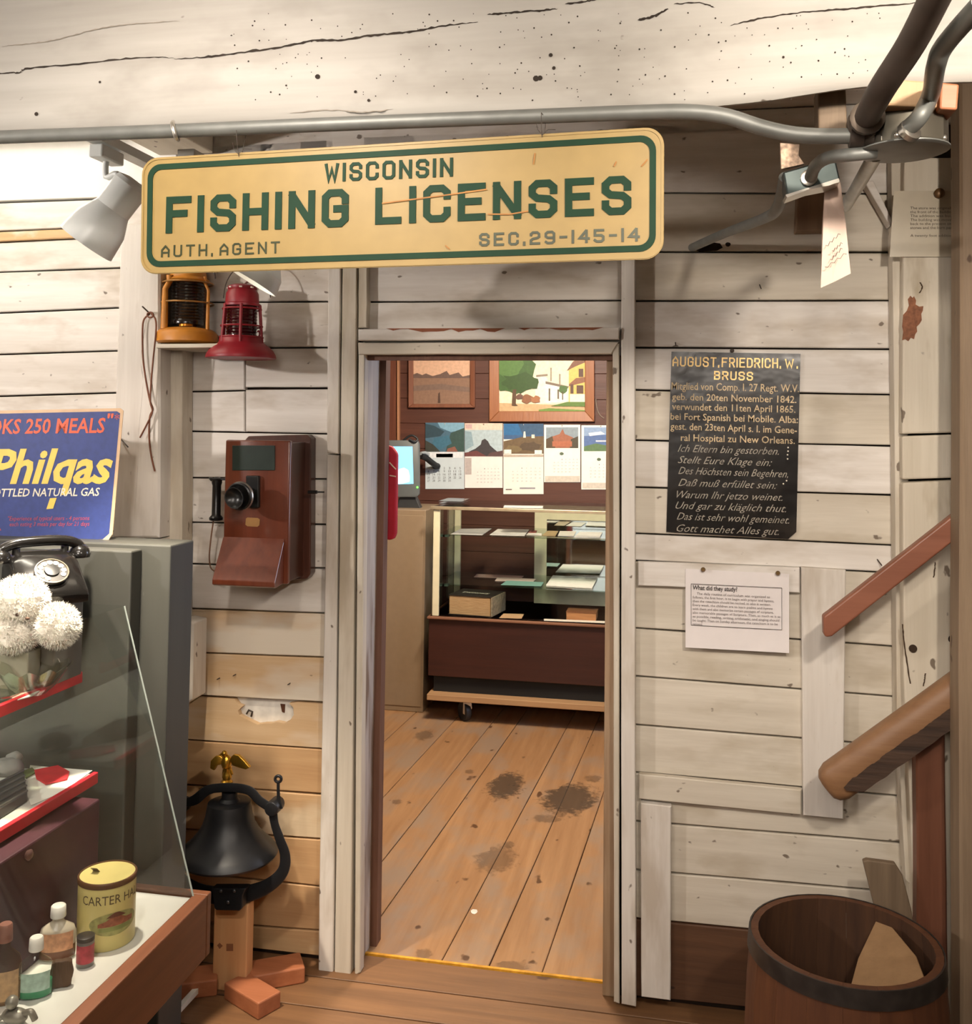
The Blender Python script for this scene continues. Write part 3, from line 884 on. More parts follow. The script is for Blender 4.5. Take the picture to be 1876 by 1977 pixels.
crack([(-60, 142), (0, 139), (35, 138), (50, 131), (150, 122), (260, 110), (335, 111)], 3)
crack([(335, 114), (400, 108), (470, 98), (540, 88), (600, 76), (650, 75), (720, 64), (780, 57), (850, 45), (920, 37)], 4.5)
crack([(938, 24), (980, 21), (1040, 17), (1075, 14)], 3.5)
crack([(1090, 5), (1130, 0), (1160, -8)], 3.5)
crack([(1230, 34), (1260, 28), (1290, 14)], 5)
crack([(1410, 46), (1470, 32), (1540, 22), (1600, 17), (1680, 11), (1780, 3)], 3.5)
crack([(0, 88), (60, 82), (120, 72), (190, 55), (270, 44), (345, 38)], 2, mat=flat('8d8478', 0.9))
crack([(1300, 5), (1350, 3), (1380, 12)], 2.5)
crack([(560, 220), (640, 214), (700, 217), (760, 212)], 2, mat=flat('8d8478', 0.9))
# worm and nail holes
mb = MB(); rr = random.Random(11)
for i in range(210):
    px, py = rr.uniform(430, 1700), rr.uniform(20, 195)
    r = rr.choice([1.0, 1.2, 1.4, 1.8])
    mb.poly([on_beam(px + r * math.cos(a), py + r * math.sin(a), 0.0010) for a in [k * 1.0472 for k in range(6)]])
for px, py, r in ((613, 148, 5), (1033, 148, 6), (1041, 147, 5), (1062, 103, 4), (1068, 128, 3.5), (68, 219, 4), (686, 177, 3), (712, 194, 3), (192, 158, 2.5), (1512, 110, 2.5)):
    mb.poly([on_beam(px + r * math.cos(a), py + r * math.sin(a), 0.0013) for a in [k * 0.785 + 0.3 for k in range(8)]])
mb.build('worm_holes', flat('2b221a', 0.95, var=0.2), bt, fixn=False, kind='stuff')

# joist with the lighting track, running from the beam to the wall
jn = Y(300, 268, -0.93)
MB().span((-1.58, -0.94, 2.385), (-1.40, 0.02, ZC - 0.002)).build('ceiling_joist', M['white_y'], None, bevel=0.004, label='whitewashed joist above the lighting track, left behind the sign', cat='joist')

# white corner post, left
cp = thing('corner_post', 'white hewn upright post behind the blue gas sign and leather cord', 'post', (Y(265, 1700, -0.07).x, -0.03, 0))
bpx([(229, 430), (311, 428), (309, 1040), (214, 1040)], -0.10, 0.13, M['white_z'], cp, 'post_timber', n=8, jit=0.004, ch=0.006)
bpx([(214, 1040), (309, 1040), (318, 1640), (222, 1650)], -0.099, 0.129, M['white_z'], cp, 'post_timber', n=8, jit=0.004, ch=0.006)
bpx([(309, 670), (354, 670), (352, 1200), (308, 1200)], -0.035, 0.065, M['pale_z'], cp, 'post_board', n=6, jit=0.003)
MB().prism([Y(a, b, -0.06) for a, b in [(318, 1206), (350, 1198), (374, 1203), (371, 1352), (345, 1368), (318, 1366)]], (0, 0.085, 0)).build('post_block', M['white_z'], cp, bevel=0.004)
bpx([(312, 1390), (333, 1388), (333, 1880), (312, 1880)], -0.02, 0.05, M['pale_z'], cp, 'post_board', n=5)
op = lambda px, py: Y(px, py, -0.1008)
crack([(283, 530), (284, 600), (272, 690), (276, 740), (268, 830), (266, 900), (262, 960), (258, 1020)], 3.0, on=lambda a, b: op(a, b), parent=cp, mat=flat('6a5846', 0.9))
# ledge that carries the yellow lantern
MB().prism([Y(a, b, -0.135) for a, b in [(300, 664), (420, 663), (420, 671), (300, 672)]], (0, 0.168, 0)).build('lantern_ledge', M['pale_x'], None, bevel=0.002, label='short whitewashed ledge under the yellow lantern', cat='ledge')

# white corner post, right
rp = thing('corner_post', 'white hewn upright post with peeling paint beside the brown post', 'post', (Y(1780, 1600, 0.0).x, -0.02, 0))
RPT = WP(-0.06)
MB().prism([Y(a, b, -0.06) for a, b in [(1745, 304), (1860, 304), (1860, 835), (1741, 838)]], (0, 0.094, 0)).build('post_timber', M['post_w'], rp, bevel=0.005)
MB().prism([Y(a, b, -0.055) for a, b in [(1741, 842), (1862, 838), (1864, 922), (1742, 926)]], (0, 0.09, 0)).build('post_patch', M['post_w'], rp, bevel=0.005)
MB().prism([Y(a, b, -0.06) for a, b in [(1742, 932), (1866, 926), (1880, 1990), (1775, 1990), (1763, 1712), (1744, 1300)]], (0, 0.094, 0)).build('post_timber', M['post_w'], rp, bevel=0.005)
MB().prism([Y(a, b, -0.02) for a, b in [(1720, 300), (1746, 300), (1764, 1714), (1748, 1700), (1731, 1400), (1727, 900)]], (0, 0.055, 0)).build('post_board', M['pale_z'], rp, bevel=0.003)
MB().prism([Y(a, b, -0.0603) for a, b in [(1752, 578), (1757, 571), (1761, 575), (1764, 572), (1768, 580), (1767, 588), (1774, 592), (1782, 591), (1781, 600), (1778, 606), (1779, 618), (1775, 625), (1769, 631), (1770, 640), (1766, 646), (1764, 655), (1758, 652), (1753, 659), (1747, 655), (1741, 657), (1743, 640), (1741, 630), (1743, 608), (1750, 600), (1754, 590)]], (0, -0.0008, 0)).build('bare_patch', flat('8a5a40', 0.85, var=0.3, nscale=90), rp)
MB().lathe([(0.010, 0), (0.010, 0.002)], Y(1762, 1252, -0.062), 16, (0, -1, 0)).build('knot_hole', flat('3a2a1c', 0.9), rp)
MB().lathe([(0.010, 0), (0.010, 0.002)], Y(1838, 1234, -0.062), 16, (0, -1, 0)).build('knot_hole', flat('2a1c12', 0.9), rp)
for pts in ([(1742, 1205), (1744, 1230), (1749, 1270), (1757, 1320)], [(1805, 1085), (1804, 1100), (1802, 1115)], [(1776, 545), (1780, 555), (1774, 566)], [(1786, 1300), (1785, 1310), (1782, 1325)]):
    m = MB(); C2 = spline([Vector((a, b, 0)) for a, b in pts], 6); n = len(C2)
    l = [Y(c.x - random.uniform(.8, 2), c.y, -0.0612) for c in C2]; r = [Y(c.x + random.uniform(.8, 2), c.y, -0.0612) for c in C2]
    m.add(l + r, [(i, i + 1, n + i + 1, n + i) for i in range(n - 1)]); m.build('crack', flat('4a3828', 0.9), rp, fixn=False)

# grey-brown stair post at the right edge
sp = Y(1860, 1900, -0.30)
st = bpx([(1849, 100), (1990, 95), (1995, 2080), (1849, 2080)], -0.27, 0.08, M['post_b'], None, 'stair_post', n=10, jit=0.004, ch=0.006)
props(st, 'tall grey-brown unpainted stair post at the right edge', 'post')
# reddish newel behind the barrel
nw = bpx([(1766, 1400), (1826, 1398), (1834, 2000), (1768, 2000)], -0.106, 0.044, M['newel'], None, 'newel_post', n=6, jit=0.002, ch=0.004)
props(nw, 'reddish-brown newel post behind the barrel and under the thick rail', 'post')
# pale wood blocks at the end of the beam
MB().prism([Y(a, b, -1.235) for a, b in [(1694, 150), (1812, 158), (1809, 208), (1702, 203)]], (0, 0.085, 0)).build('wood_block', M['pine_pale'], None, bevel=0.003, label='raw pine block between the beam and the round junction box', cat='wood block')
MB().prism([Y(a, b, -1.23) for a, b in [(1816, 158), (1852, 162), (1848, 212), (1813, 210)]], (0, 0.085, 0)).build('wood_block', M['pine_red'], None, bevel=0.003, label='orange-stained wood block beside the pine block above the junction box', cat='wood block')
for px, py, dx, dz in ((1465, 545, 0.004, -0.02), (1303, 658, 0.002, -0.014), (1690, 1075, 0.012, -0.02), (1280, 1600, 0.0, -0.004), (455, 1302, 0, 0), (424, 1309, 0, 0), (560, 1319, 0, 0)):
    q = Y(px, py, YB)
    MB().tube([q + Vector((0, 0.01, 0)), q + Vector((dx, -0.018, dz))], 0.0016, 6).build('nail', M['emt_dark'], wall_back)
# ================================================================== HANGING SIGN
sTL, sTR = Y(274, 306, -1.160), Y(1282, 244, -1.182)
spl = Plane(sTL, sTR - sTL, (0, 0, 1))
C4 = [spl(274, 306), spl(1282, 244), spl(1281, 500), spl(271, 530)]


def quadmap(c4, s, t):
    return c4[0].lerp(c4[1], s).lerp(c4[3].lerp(c4[2], s), t)


def rrect(c4, inset, rad, n=7):
    Wd = (c4[1] - c4[0]).length; Hd = (c4[3] - c4[0]).length
    out = []
    for cx_, cy_, a0 in ((Wd - inset - rad, inset + rad, -90), (Wd - inset - rad, Hd - inset - rad, 0), (inset + rad, Hd - inset - rad, 90), (inset + rad, inset + rad, 180)):
        for k in range(n + 1):
            a = math.radians(a0 + 90 * k / n)
            out.append(quadmap(c4, (cx_ + rad * math.cos(a)) / Wd, (cy_ + rad * math.sin(a)) / Hd))
    return out


sg = thing('hanging_sign', 'long cream pressed-tin sign with dark green lettering hung from the conduit', 'sign', (sTL + sTR) / 2 - Vector((0, 0, 0.23)))
mb = MB(); mb.prism(rrect(C4, 0, 0.030), spl.n * -0.0015)
mb.build('plate', M['tin_plate'], sg, bevel=0.0004, seg=1)


def ring(mb, r1, r2, n, th):
    k = len(r1); vs = [p + n * th for p in r1] + [p + n * th for p in r2] + list(r1) + list(r2)
    fs = []
    for i in range(k):
        j = (i + 1) % k
        fs += [(i, j, k + j, k + i), (i, 2 * k + i, 2 * k + j, j), (k + i, k + j, 3 * k + j, 3 * k + i)]
    mb.add(vs, fs)


mb = MB(); ring(mb, rrect(C4, 0.0125, 0.025), rrect(C4, 0.0225, 0.017), spl.n, 0.0016)
mb.build('border', M['green'], sg)
mb = MB(); ring(mb, rrect(C4, 0.0015, 0.029), rrect(C4, 0.0045, 0.027), spl.n, 0.0012)
mb.build('rolled_edge', M['tin_plate'], sg)
mb = MB(); block_text(mb, spl, 'WISCONSIN', (627, 352), (874, 341), 36, 0.17, 0.28, thick=0.0016); mb.build('lettering', M['green'], sg)
mb = MB(); block_text(mb, spl, 'FISHING', (321, 451), (672, 438), 72, 0.19, 0.24, thick=0.0018); mb.build('lettering', M['green'], sg); mb = MB()
block_text(mb, spl, 'LICENSES', (725, 434), (1218, 414), 73, 0.19, 0.24, thick=0.0018); mb.build('lettering', M['green'], sg)
dk = flat('33391f', 0.4, var=0.15)
mb = MB(); block_text(mb, spl, 'AUTH.', (311, 497), (411, 494), 23, 0.15, 0.36, thick=0.001); mb.build('lettering', dk, sg); mb = MB(); block_text(mb, spl, 'AGENT', (424, 493.5), (540, 489), 23, 0.15, 0.36, thick=0.001); mb.build('lettering', dk, sg)
mb = MB(); block_text(mb, spl, 'SEC.29-145-14', (925, 476), (1234, 466), 26, 0.18, 0.34, thick=0.0012); mb.build('lettering', dk, sg)
# scratches and rust
for pts in ([(738, 393), (800, 385), (870, 376), (940, 366)], [(1185, 322), (1190, 312)], [(1238, 322), (1250, 308)], [(1030, 318), (1033, 296)], [(942, 414), (985, 414), (1020, 408)], [(860, 474), (868, 481)]):
    mb = MB()
    for (a, b), (c, d) in zip(pts, pts[1:]):
        dv = Vector((c - a, d - b)).normalized(); nn = Vector((-dv.y, dv.x)) * 1.3
        mb.poly([spl(a + nn.x, b + nn.y, 0.0021), spl(c + nn.x, d + nn.y, 0.0021), spl(c - nn.x, d - nn.y, 0.0021), spl(a - nn.x, b - nn.y, 0.0021)])
    mb.build('scratch', flat('a9743a', 0.7, var=0.3), sg, fixn=False)
for px, py, t in ((462, 297, 252), (1047, 260, 222)):
    mb = MB()
    mb.tube([spl(px, py + 6, 0.002), spl(px - 1, py - 10, 0.006), spl(px, t, 0.012), spl(px + 3, t, -0.02), spl(px + 4, py - 8, -0.004), spl(px + 1, py + 4, -0.003)], 0.0006, 6)
    mb.tube([spl(px, py + 2, 0.003), spl(px - 8, py - 8, 0.006), spl(px - 11, py - 20, 0.004)], 0.0005, 5)
    mb.tube([spl(px, py + 2, 0.003), spl(px + 12, py - 8, 0.006), spl(px + 26, py - 8, 0.004)], 0.0005, 5)
    mb.build('hanging_wire', M['emt_dark'], sg)

# ================================================================== CONDUITS AND BOXES
cy0 = -1.166
main = [Y(-160, 272, cy0), Y(0, 265, cy0), Y(330, 253, cy0), Y(640, 240, cy0), Y(1000, 226, cy0), Y(1240, 217, cy0 - .005), Y(1330, 216, cy0 - .01), Y(1400, 224, cy0 - .01),
        Y(1470, 246, cy0 - .01), Y(1530, 259, cy0 - .01), Y(1590, 263, cy0 - .01), Y(1665, 262, cy0 - .01)]
cdt = thing('conduit', 'long grey metal conduit running under the beam above the tin sign', 'conduit', main[4])
MB().tube(spline(main, 8), 0.0122, 16).build('pipe', M['emt'], cdt, smooth=60)
mb = MB()
st_ = [Y(334, 236, cy0 + 0.004), Y(333, 240, cy0 - 0.013), Y(336, 252, cy0 - 0.0155), Y(340, 266, cy0 - 0.010), Y(343, 270, cy0 + 0.006)]
mb.tube(spline(st_, 5), 0.0042, 8); mb.build('strap', M['steel'], cdt, smooth=60)
MB().lathe([(0.0125, 0), (0.019, 0.001), (0.019, 0.02), (0.0165, 0.022), (0.0165, 0.035)], main[-1] - (main[-1] - main[-2]).normalized() * 0.02, 16, main[-1] - main[-2]).build('connector', M['emt_dark'], cdt, smooth=40)

jc = Y(1748, 250, -1.16)
jb = thing('round_junction_box', 'round zinc junction box with grey cover plate below the pine block', 'junction box', jc - Vector((0, 0, 0.04)))
zt_, zb_ = Y(1748, 222, -1.16).z, Y(1748, 288, -1.16).z
MB().lathe([(0.060, zb_ - jc.z), (0.062, zb_ - jc.z + 0.002), (0.062, zt_ - jc.z - 0.004), (0.058, zt_ - jc.z)], jc, 8).build('box', flat('8f897b', 0.3, 0.85, var=0.1), jb, bevel=0.01, seg=3, smooth=40)
MB().lathe([(0.060, 0), (0.067, 0.003), (0.067, 0.005), (0.06, 0.006)], (jc.x - 0.004, jc.y, zb_ - 0.006), 32).build('cover_plate', M['emt'], jb, smooth=40)
MB().ball((jc.x + 0.045, jc.y - 0.04, zb_ + 0.004), 0.005, 8).build('screw', M['steel'], jb, smooth=60)

a = Y(1662, 255, -1.18)
d0, d1 = ray(1700, 175).normalized(), ray(1822, -40).normalized()
big = [a + Vector((0, 0, -0.012)), a + Vector((0.004, -0.008, 0.012)), CAM + d0 * 1.50, CAM + ray(1760, 82).normalized() * 1.42, CAM + d1 * 1.33]
bc = thing('conduit', 'thick dark brown conduit slanting up from the round junction box', 'conduit', big[0])
MB().tube(spline(big, 6), 0.0185, 16).build('pipe', M['emt_dark'], bc, smooth=60)
dv = (big[2] - big[1]).normalized()
MB().lathe([(0.020, 0), (0.026, 0.002), (0.026, 0.016), (0.022, 0.018), (0.022, 0.032), (0.0255, 0.034), (0.0255, 0.044), (0.019, 0.046)], big[1] - dv * 0.012, 14, dv).build('coupling', flat('5a4f44', 0.45, 0.7), bc, smooth=35)

g0 = jc + Vector((0.004, -0.060, 0.004)); g0 = Y(1752, 248, -1.225)
gp = [g0, Y(1775, 225, -1.245), Y(1797, 180, -1.25), CAM + ray(1807, 125).normalized() * 1.47, CAM + ray(1825, 85).normalized() * 1.43, CAM + ray(1895, 5).normalized() * 1.36]
gc = thing('conduit', 'grey bent conduit rising from the front of the round junction box', 'conduit', g0)
MB().tube(spline(gp, 7), 0.0125, 16).build('pipe', M['emt'], gc, smooth=60)
MB().lathe([(0.013, 0), (0.0175, 0.001), (0.0175, 0.010), (0.0135, 0.012)], g0 + Vector((0, 0.006, -0.006)), 14, gp[1] - g0).build('connector', M['steel'], gc, smooth=40)
MB().ball(g0 + Vector((-0.018, -0.01, -0.012)), 0.004, 8).build('set_screw', M['steel'], gc, smooth=60)

# handy box and its short conduits
YJ = -0.98
JP = [(1512, 333), (1600, 303), (1618, 310), (1622, 348), (1520, 379)]
hb = thing('handy_box', 'small dark steel switch box with a paper tag beneath it', 'junction box', Y(1565, 380, YJ))
MB().prism([Y(a, b, YJ) for a, b in [(1511, 332), (1612, 303), (1622, 347), (1519, 378)]], (0, 0.055, 0)).build('box', flat('5a6462', 0.35, 0.7), hb, bevel=0.003)
MB().prism([Y(a, b, YJ - 0.001) for a, b in [(1516, 376), (1619, 344), (1621, 351), (1600, 358), (1560, 366), (1519, 381)]], (0, 0.05, 0)).build('flange', M['steel'], hb)
MB().prism([Y(a, b, YJ + 0.02) for a, b in [(1506, 276), (1543, 279), (1541, 300), (1552, 316), (1508, 326)]], (0, 0.012, 0)).build('rusty_plate', flat('b59a82', 0.6, 0.2, var=0.5, nscale=120, bump=0.6), hb)
sc_ = [Y(1690, 294, -1.17), Y(1640, 299, -1.17), Y(1600, 304, -1.12), Y(1576, 318, -1.05), Y(1566, 338, -1.0), Y(1562, 345, -0.975)]
s1 = thing('conduit', 'short grey conduit elbow between the round box and the small switch box', 'conduit', sc_[0])
MB().tube(spline(sc_, 7), 0.0105, 14).build('pipe', M['emt'], s1, smooth=60)
MB().lathe([(0.0108, 0), (0.0145, 0.001), (0.0145, 0.008), (0.011, 0.009)], Y(1562, 342, -0.99), 14, sc_[-1] - sc_[-2]).build('connector', M['steel'], s1, smooth=40)
tp = [Y(1516, 342, -0.95), Y(1510, 372, -0.9), Y(1500, 402, -0.8), Y(1478, 420, -0.62), Y(1400, 450, -0.28), Y(1336, 478, 0.03)]
s2 = thing('conduit', 'thin grey conduit running back from the switch box into a hole in the planks', 'conduit', tp[0])
MB().tube(spline(tp, 7), 0.0115, 14).build('pipe', M['emt'], s2, smooth=60)
MB().poly([Y(a, b, YB - 0.0008) for a, b in [(1335, 480), (1345, 472), (1362, 466), (1390, 470), (1395, 478), (1384, 484), (1350, 486)]]).build('ragged_hole', flat('1d130c', 0.95), wall_back, fixn=False)
MB().poly([Y(a, b, YB - 0.0008) for a, b in blob(1405, 472, 5, 4.5, 9)]).build('knot_hole', flat('1d130c', 0.95), wall_back, fixn=False)
fp = [Y(1690, 298, -1.12), Y(1675, 325, -0.95), Y(1652, 365, -0.75), Y(1632, 398, -0.6)]
s3 = thing('conduit', 'pale grey conduit dropping behind the paper tag', 'conduit', fp[0])
MB().tube(spline(fp, 6), 0.0125, 14).build('pipe', flat('b9b9b2', 0.35, 0.5), s3, smooth=60)
# wooden blocking on the wall behind the boxes
MB().prism([Y(a, b, -0.02) for a, b in [(1540, 352), (1600, 352), (1598, 444), (1536, 446)]], (0, 0.053, 0)).build('wood_cleat', wood('brown_cleat', '7a5f49', '93775d', 'z'), None, bevel=0.003, label='brown wooden cleat on the planks under the switch box', cat='wood block')
MB().prism([Y(a, b, -0.015) for a, b in [(1668, 350), (1686, 348), (1722, 425), (1718, 437)]], (0, 0.046, 0)).build('wood_brace', M['white_x'], None, bevel=0.003, label='whitewashed slanting brace beside the laminated notice', cat='wood brace')
MB().prism([Y(a, b, -1.06) for a, b in [(1578, 168), (1632, 158), (1636, 262), (1580, 262)]], (0, 0.05, 0)).build('wood_block', M['plank_grey'], None, bevel=0.003, label='grey wood block tucked behind the conduit bend under the beam', cat='wood block')
# paper tag
pt = thing('paper_tag', 'narrow pinkish paper tag with handwriting hanging under the switch box', 'paper tag', Y(1612, 550, -0.93))
tpl = WP(-0.93)
mb = MB(); PT = [(1592, 358), (1622, 352), (1632, 430), (1642, 528), (1608, 545), (1584, 556), (1586, 450)]
mb.prism([Y(a, b, -0.93 + 0.012 * math.sin((b - 350) / 60)) for a, b in PT], (0, 0.0006, 0)); mb.build('sheet', flat('e9cdbb', 0.75, var=0.05), pt)
mb = MB()
for i, (a0, b0, a1, b1, tx) in enumerate([(1594, 476, 1622, 450, 0), (1606, 486, 1626, 468, 0), (1603, 503, 1626, 478, 0), (1592, 518, 1634, 488, 0)]):
    mb.tube([Y(a0 + (a1 - a0) * k / 7, b0 + (b1 - b0) * k / 7 + (2.5 if k % 2 else -2.5), -0.946) for k in range(8)], 0.0006, 4)
mb.build('handwriting', flat('6a5148', 0.8), pt)

# laminated notice on the right post
ln = thing('laminated_notice', 'clear laminated typed notice tacked to the white post at the upper right', 'notice', Y(1775, 495, -0.07))
lpl = WP(-0.068)
MB().prism([Y(a, b, -0.066) for a, b in [(1725, 369), (1840, 368), (1840, 496), (1717, 496)]], (0, -0.0012, 0)).build('sheet', flat('cbbfa8', 0.25, var=0.04, coat=0.6), ln)
mb = MB()
for i, tx in enumerate(['The store was originally', 'the front of the building', 'The addition was built', 'The building was moved', 'back to the present site', 'stones and the barn part', '', 'A twenty foot addition']):
    if tx: text(mb, lpl, tx, (1757, 404 + i * 7.6), (1840, 404 + i * 7.6), 5, 0.0002)
mb.build('lettering', flat('6a6258', 0.8), ln, fixn=False)
MB().lathe([(0.002, 0), (0.012, 0.004), (0.013, 0.008), (0.009, 0.012)], Y(1812, 374, -0.068), 14, (0, -1, 0)).build('tack', flat('6b4d2c', 0.4, 0.4), ln, smooth=50)

# ================================================================== TRACK LIGHTS
def track_head(label, bx, tip, neck, r0, r1, stem_top, group):
    t = thing('track_light', label, 'spotlight', stem_top, group)
    d = (tip - neck).normalized(); L_ = (tip - neck).length
    MB().lathe([(r0 * 0.4, -0.006), (r0 * 0.9, 0), (r0, 0.01), (r0, L_ * 0.44), (r1 * 0.90, L_ * 0.68), (r1, L_), (r1 * 0.95, L_), (r1 * 0.88, L_ * 0.8), (r0 * 0.9, L_ * 0.5)], neck, 36, d, caps=(True, True)).build('shade', M['white_enamel'], t, smooth=18)
    MB().lathe([(r1 * 0.9, 0), (r1 * 0.9, 0.002)], neck + d * L_ * 0.86, 28, d).build('bulb', emit('#fff0d8', 2.0), t)
    MB().tube(spline([stem_top, stem_top - Vector((0, 0, 0.05)), neck + d * 0.05 + Vector((-0.01, 0, 0.06)), neck + d * 0.06 + Vector((0, 0, r0 * 0.9))], 4), 0.007, 8).build('arm', M['white_enamel'], t, smooth=50)
    MB().box(stem_top, (0.035, 0.09, 0.03)).build('adapter', M['white_enamel'], t, bevel=0.004)
    return t


ny = -0.72
neck = Y(258, 352, ny); tip = Y(166, 470, ny - 0.02)
track_head('white bell-shaped track spotlight left of the tin sign', 0, tip, neck, 0.041, 0.066, Y(206, 300, ny), 'track lights')
MB().span((Y(206, 290, ny).x - 0.018, -0.93, Y(206, 284, ny).z), (Y(206, 290, ny).x + 0.018, 0.0, Y(206, 284, ny).z + 0.022)).build('light_track', M['white_enamel'], None, label='white lighting track running back to the wall behind the sign', cat='light track')
n2 = Y(535, 470, -0.42); t2 = Y(487, 545, -0.44)
track_head('white track spotlight half hidden behind the tin sign above the red lantern', 0, t2, n2, 0.042, 0.068, Y(548, 420, -0.42), 'track lights')
sx_ = Y(548, 420, -0.42)
MB().span((sx_.x - 0.018, -0.93, sx_.z + 0.012), (sx_.x + 0.018, 0.0, sx_.z + 0.034)).build('light_track', M['white_enamel'], None, label='white lighting track hidden behind the tin sign', cat='light track')
l = light('SPOT', 'track_head_glow', tuple(tip + (tip - neck).normalized() * 0.02), tuple(G(120, 1800, 0.45)), 170, (1.0, 0.87, 0.7), 0.03, 75, 0.7)
# unseen fluorescent fitting, added behind the beam to brighten the upper left wall
ff = thing('hidden_fill_fitting', 'unseen light fitting added behind the beam to brighten the upper left', 'ceiling light', (-1.62, -0.42, ZC - 0.05))
MB().span((-2.6, -0.50, ZC - 0.07), (-1.62, -0.34, ZC - 0.002)).build('housing', M['white_enamel'], ff, bevel=0.004)
MB().tube([(-2.58, -0.42, ZC - 0.085), (-1.64, -0.42, ZC - 0.085)], 0.016, 12).build('tube', emit('#fff4e2', 30.0), ff, smooth=50)

# ================================================================== YELLOW LANTERN
yc = Y(360, 664, -0.045)
ye = flat('c9822a', 0.45, var=0.15, name='yellow_lantern_paint')
yl = thing('railroad_lantern', 'yellow-orange railroad lantern with dark ribbed lens on the ledge', 'lantern', yc)
k = (Y(413, 650, -0.045) - Y(306, 650, -0.045)).length / 107      # metres per pixel there
H = lambda py: (664 - py) * k
MB().lathe([(50 * k, 0), (54 * k, 3 * k), (54 * k, 17 * k), (50 * k, 22 * k), (43 * k, 26 * k), (30 * k, 28 * k)], yc, 40).build('base', ye, yl, smooth=50)
pr = [(28 * k, H(630))]
for i in range(13):
    z = H(624 - i * 5.6); pr += [(29 * k, z), (27 * k, z + 2.8 * k)]
MB().lathe(pr, yc, 32).build('lens', flat('1c1410', 0.18, var=0.1, spec=0.7), yl, smooth=50)
MB().lathe([(12 * k, H(634)), (13 * k, H(620))], yc + Vector((4 * k, -0.02, 0)), 16).build('burner', flat('d98a2a', 0.3, 0.6), yl, smooth=50)
MB().lathe([(36 * k, H(553)), (38 * k, H(551)), (32 * k, H(546)), (30 * k, H(530)), (26 * k, H(524)), (26 * k, H(512)), (12 * k, H(500))], yc, 32).build('cap', ye, yl, smooth=40)
for a in (math.radians(238), math.radians(-10), math.radians(190), math.radians(100)):
    p = yc + Vector((math.cos(a) * 44 * k, math.sin(a) * 44 * k, 0)); q = yc + Vector((math.cos(a) * 36 * k, math.sin(a) * 36 * k, 0))
    rr_ = 6.5 * k if a > 4 else 3.5 * k
    MB().tube([p + Vector((0, 0, H(640))), p + Vector((0, 0, H(570))), q + Vector((0, 0, H(556))), q + Vector((0, 0, H(545)))], [rr_, rr_ * .8, rr_ * .8, rr_], 8).build('upright', ye, yl, smooth=50)
for py, r in ((592, 45), (556, 44)):
    MB().tube([yc + Vector((math.cos(a) * r * k, math.sin(a) * r * k, H(py))) for a in [i * math.pi / 18 for i in range(36)]], 1.6 * k, 6, closed=True).build('guard_ring', flat('a8783c', 0.4, 0.3), yl, smooth=50)
MB().tube(spline([yc + Vector((math.cos(a) * 52 * k, 0.0, H(548) + math.sin(a) * 42 * k)) for a in [i * math.pi / 8 for i in range(9)]], 3), 1.5 * k, 6).build('bail', M['emt_dark'], yl, smooth=50)

# ================================================================== RED LANTERN
rc = Y(465, 692, -0.075)
k = (Y(527, 690, -0.075) - Y(402, 690, -0.075)).length / 125
H = lambda py: (692 - py) * k
rd = flat('8f1724', 0.42, var=0.12, name='red_lantern_paint')
rl_ = thing('railroad_lantern', 'red railroad lantern with flared skirt hanging above the wall telephone', 'lantern', rc)
MB().lathe([(57 * k, 1 * k), (62 * k, 0), (62.5 * k, 2 * k), (61 * k, 7 * k), (57 * k, 14 * k), (51 * k, 20 * k), (44 * k, 25 * k), (40 * k, 28 * k), (38 * k, 38 * k)], rc, 44).build('skirt', rd, rl_, smooth=50)
pr = [(26 * k, H(655))]
for i in range(10):
    z = H(650 - i * 5.6); pr += [(27.5 * k, z), (26 * k, z + 2.8 * k)]
MB().lathe(pr, rc, 28).build('globe', flat('3a0a10', 0.15, var=0.1, spec=0.7), rl_, smooth=50)
MB().lathe([(33 * k, H(598)), (33 * k, H(594)), (30 * k, H(592)), (29 * k, H(575)), (25 * k, H(568)), (26 * k, H(566)), (26 * k, H(562)), (20 * k, H(559)), (8 * k, H(557))], rc, 32).build('cap', rd, rl_, smooth=40)
for i in range(8):
    a = i * math.pi / 4 + 0.3
    MB().box(rc + Vector((math.cos(a) * 25.6 * k, math.sin(a) * 25.6 * k, H(565))), (5 * k, 5 * k, 2.4 * k), Matrix.Rotation(a, 3, 'Z')).build('vent', flat('f0e2d4', 0.6), rl_)
for a in [math.radians(x) for x in (-68, 5, 80, 175, 232)]:
    p = rc + Vector((math.cos(a) * 38 * k, math.sin(a) * 38 * k, 0)); q = rc + Vector((math.cos(a) * 33 * k, math.sin(a) * 33 * k, 0))
    MB().tube([p + Vector((0, 0, H(664))), q + Vector((0, 0, H(596)))], 3.0 * k, 8).build('upright', rd, rl_, smooth=50)
for py, r in ((654, 38), (634, 36.5), (603, 34)):
    MB().tube([rc + Vector((math.cos(a) * r * k, math.sin(a) * r * k, H(py))) for a in [i * math.pi / 18 for i in range(36)]], 1.7 * k, 6, closed=True).build('guard_ring', rd, rl_, smooth=50)
MB().tube(spline([rc + Vector((34 * k, -0.01, H(655))), rc + Vector((38 * k, -0.012, H(650))), rc + Vector((37 * k, -0.014, H(643))), rc + Vector((34 * k, -0.012, H(645)))], 4), 1.4 * k, 6).build('latch', rd, rl_, smooth=50)
MB().tube(spline([Y(464, 561, -0.075), Y(466, 556, -0.06), Y(470, 551, -0.03), Y(478, 544, 0.035)], 4), 1.7 * k, 6).build('hook', flat('7a1c20', 0.5), rl_, smooth=50)
MB().tube(spline([rc + Vector((math.cos(a) * 46 * k, 0.03, H(580) + math.sin(a) * 62 * k)) for a in [i * math.pi / 8 for i in range(9)]], 3), 1.0 * k, 6).build('bail', M['emt_dark'], rl_, smooth=50)

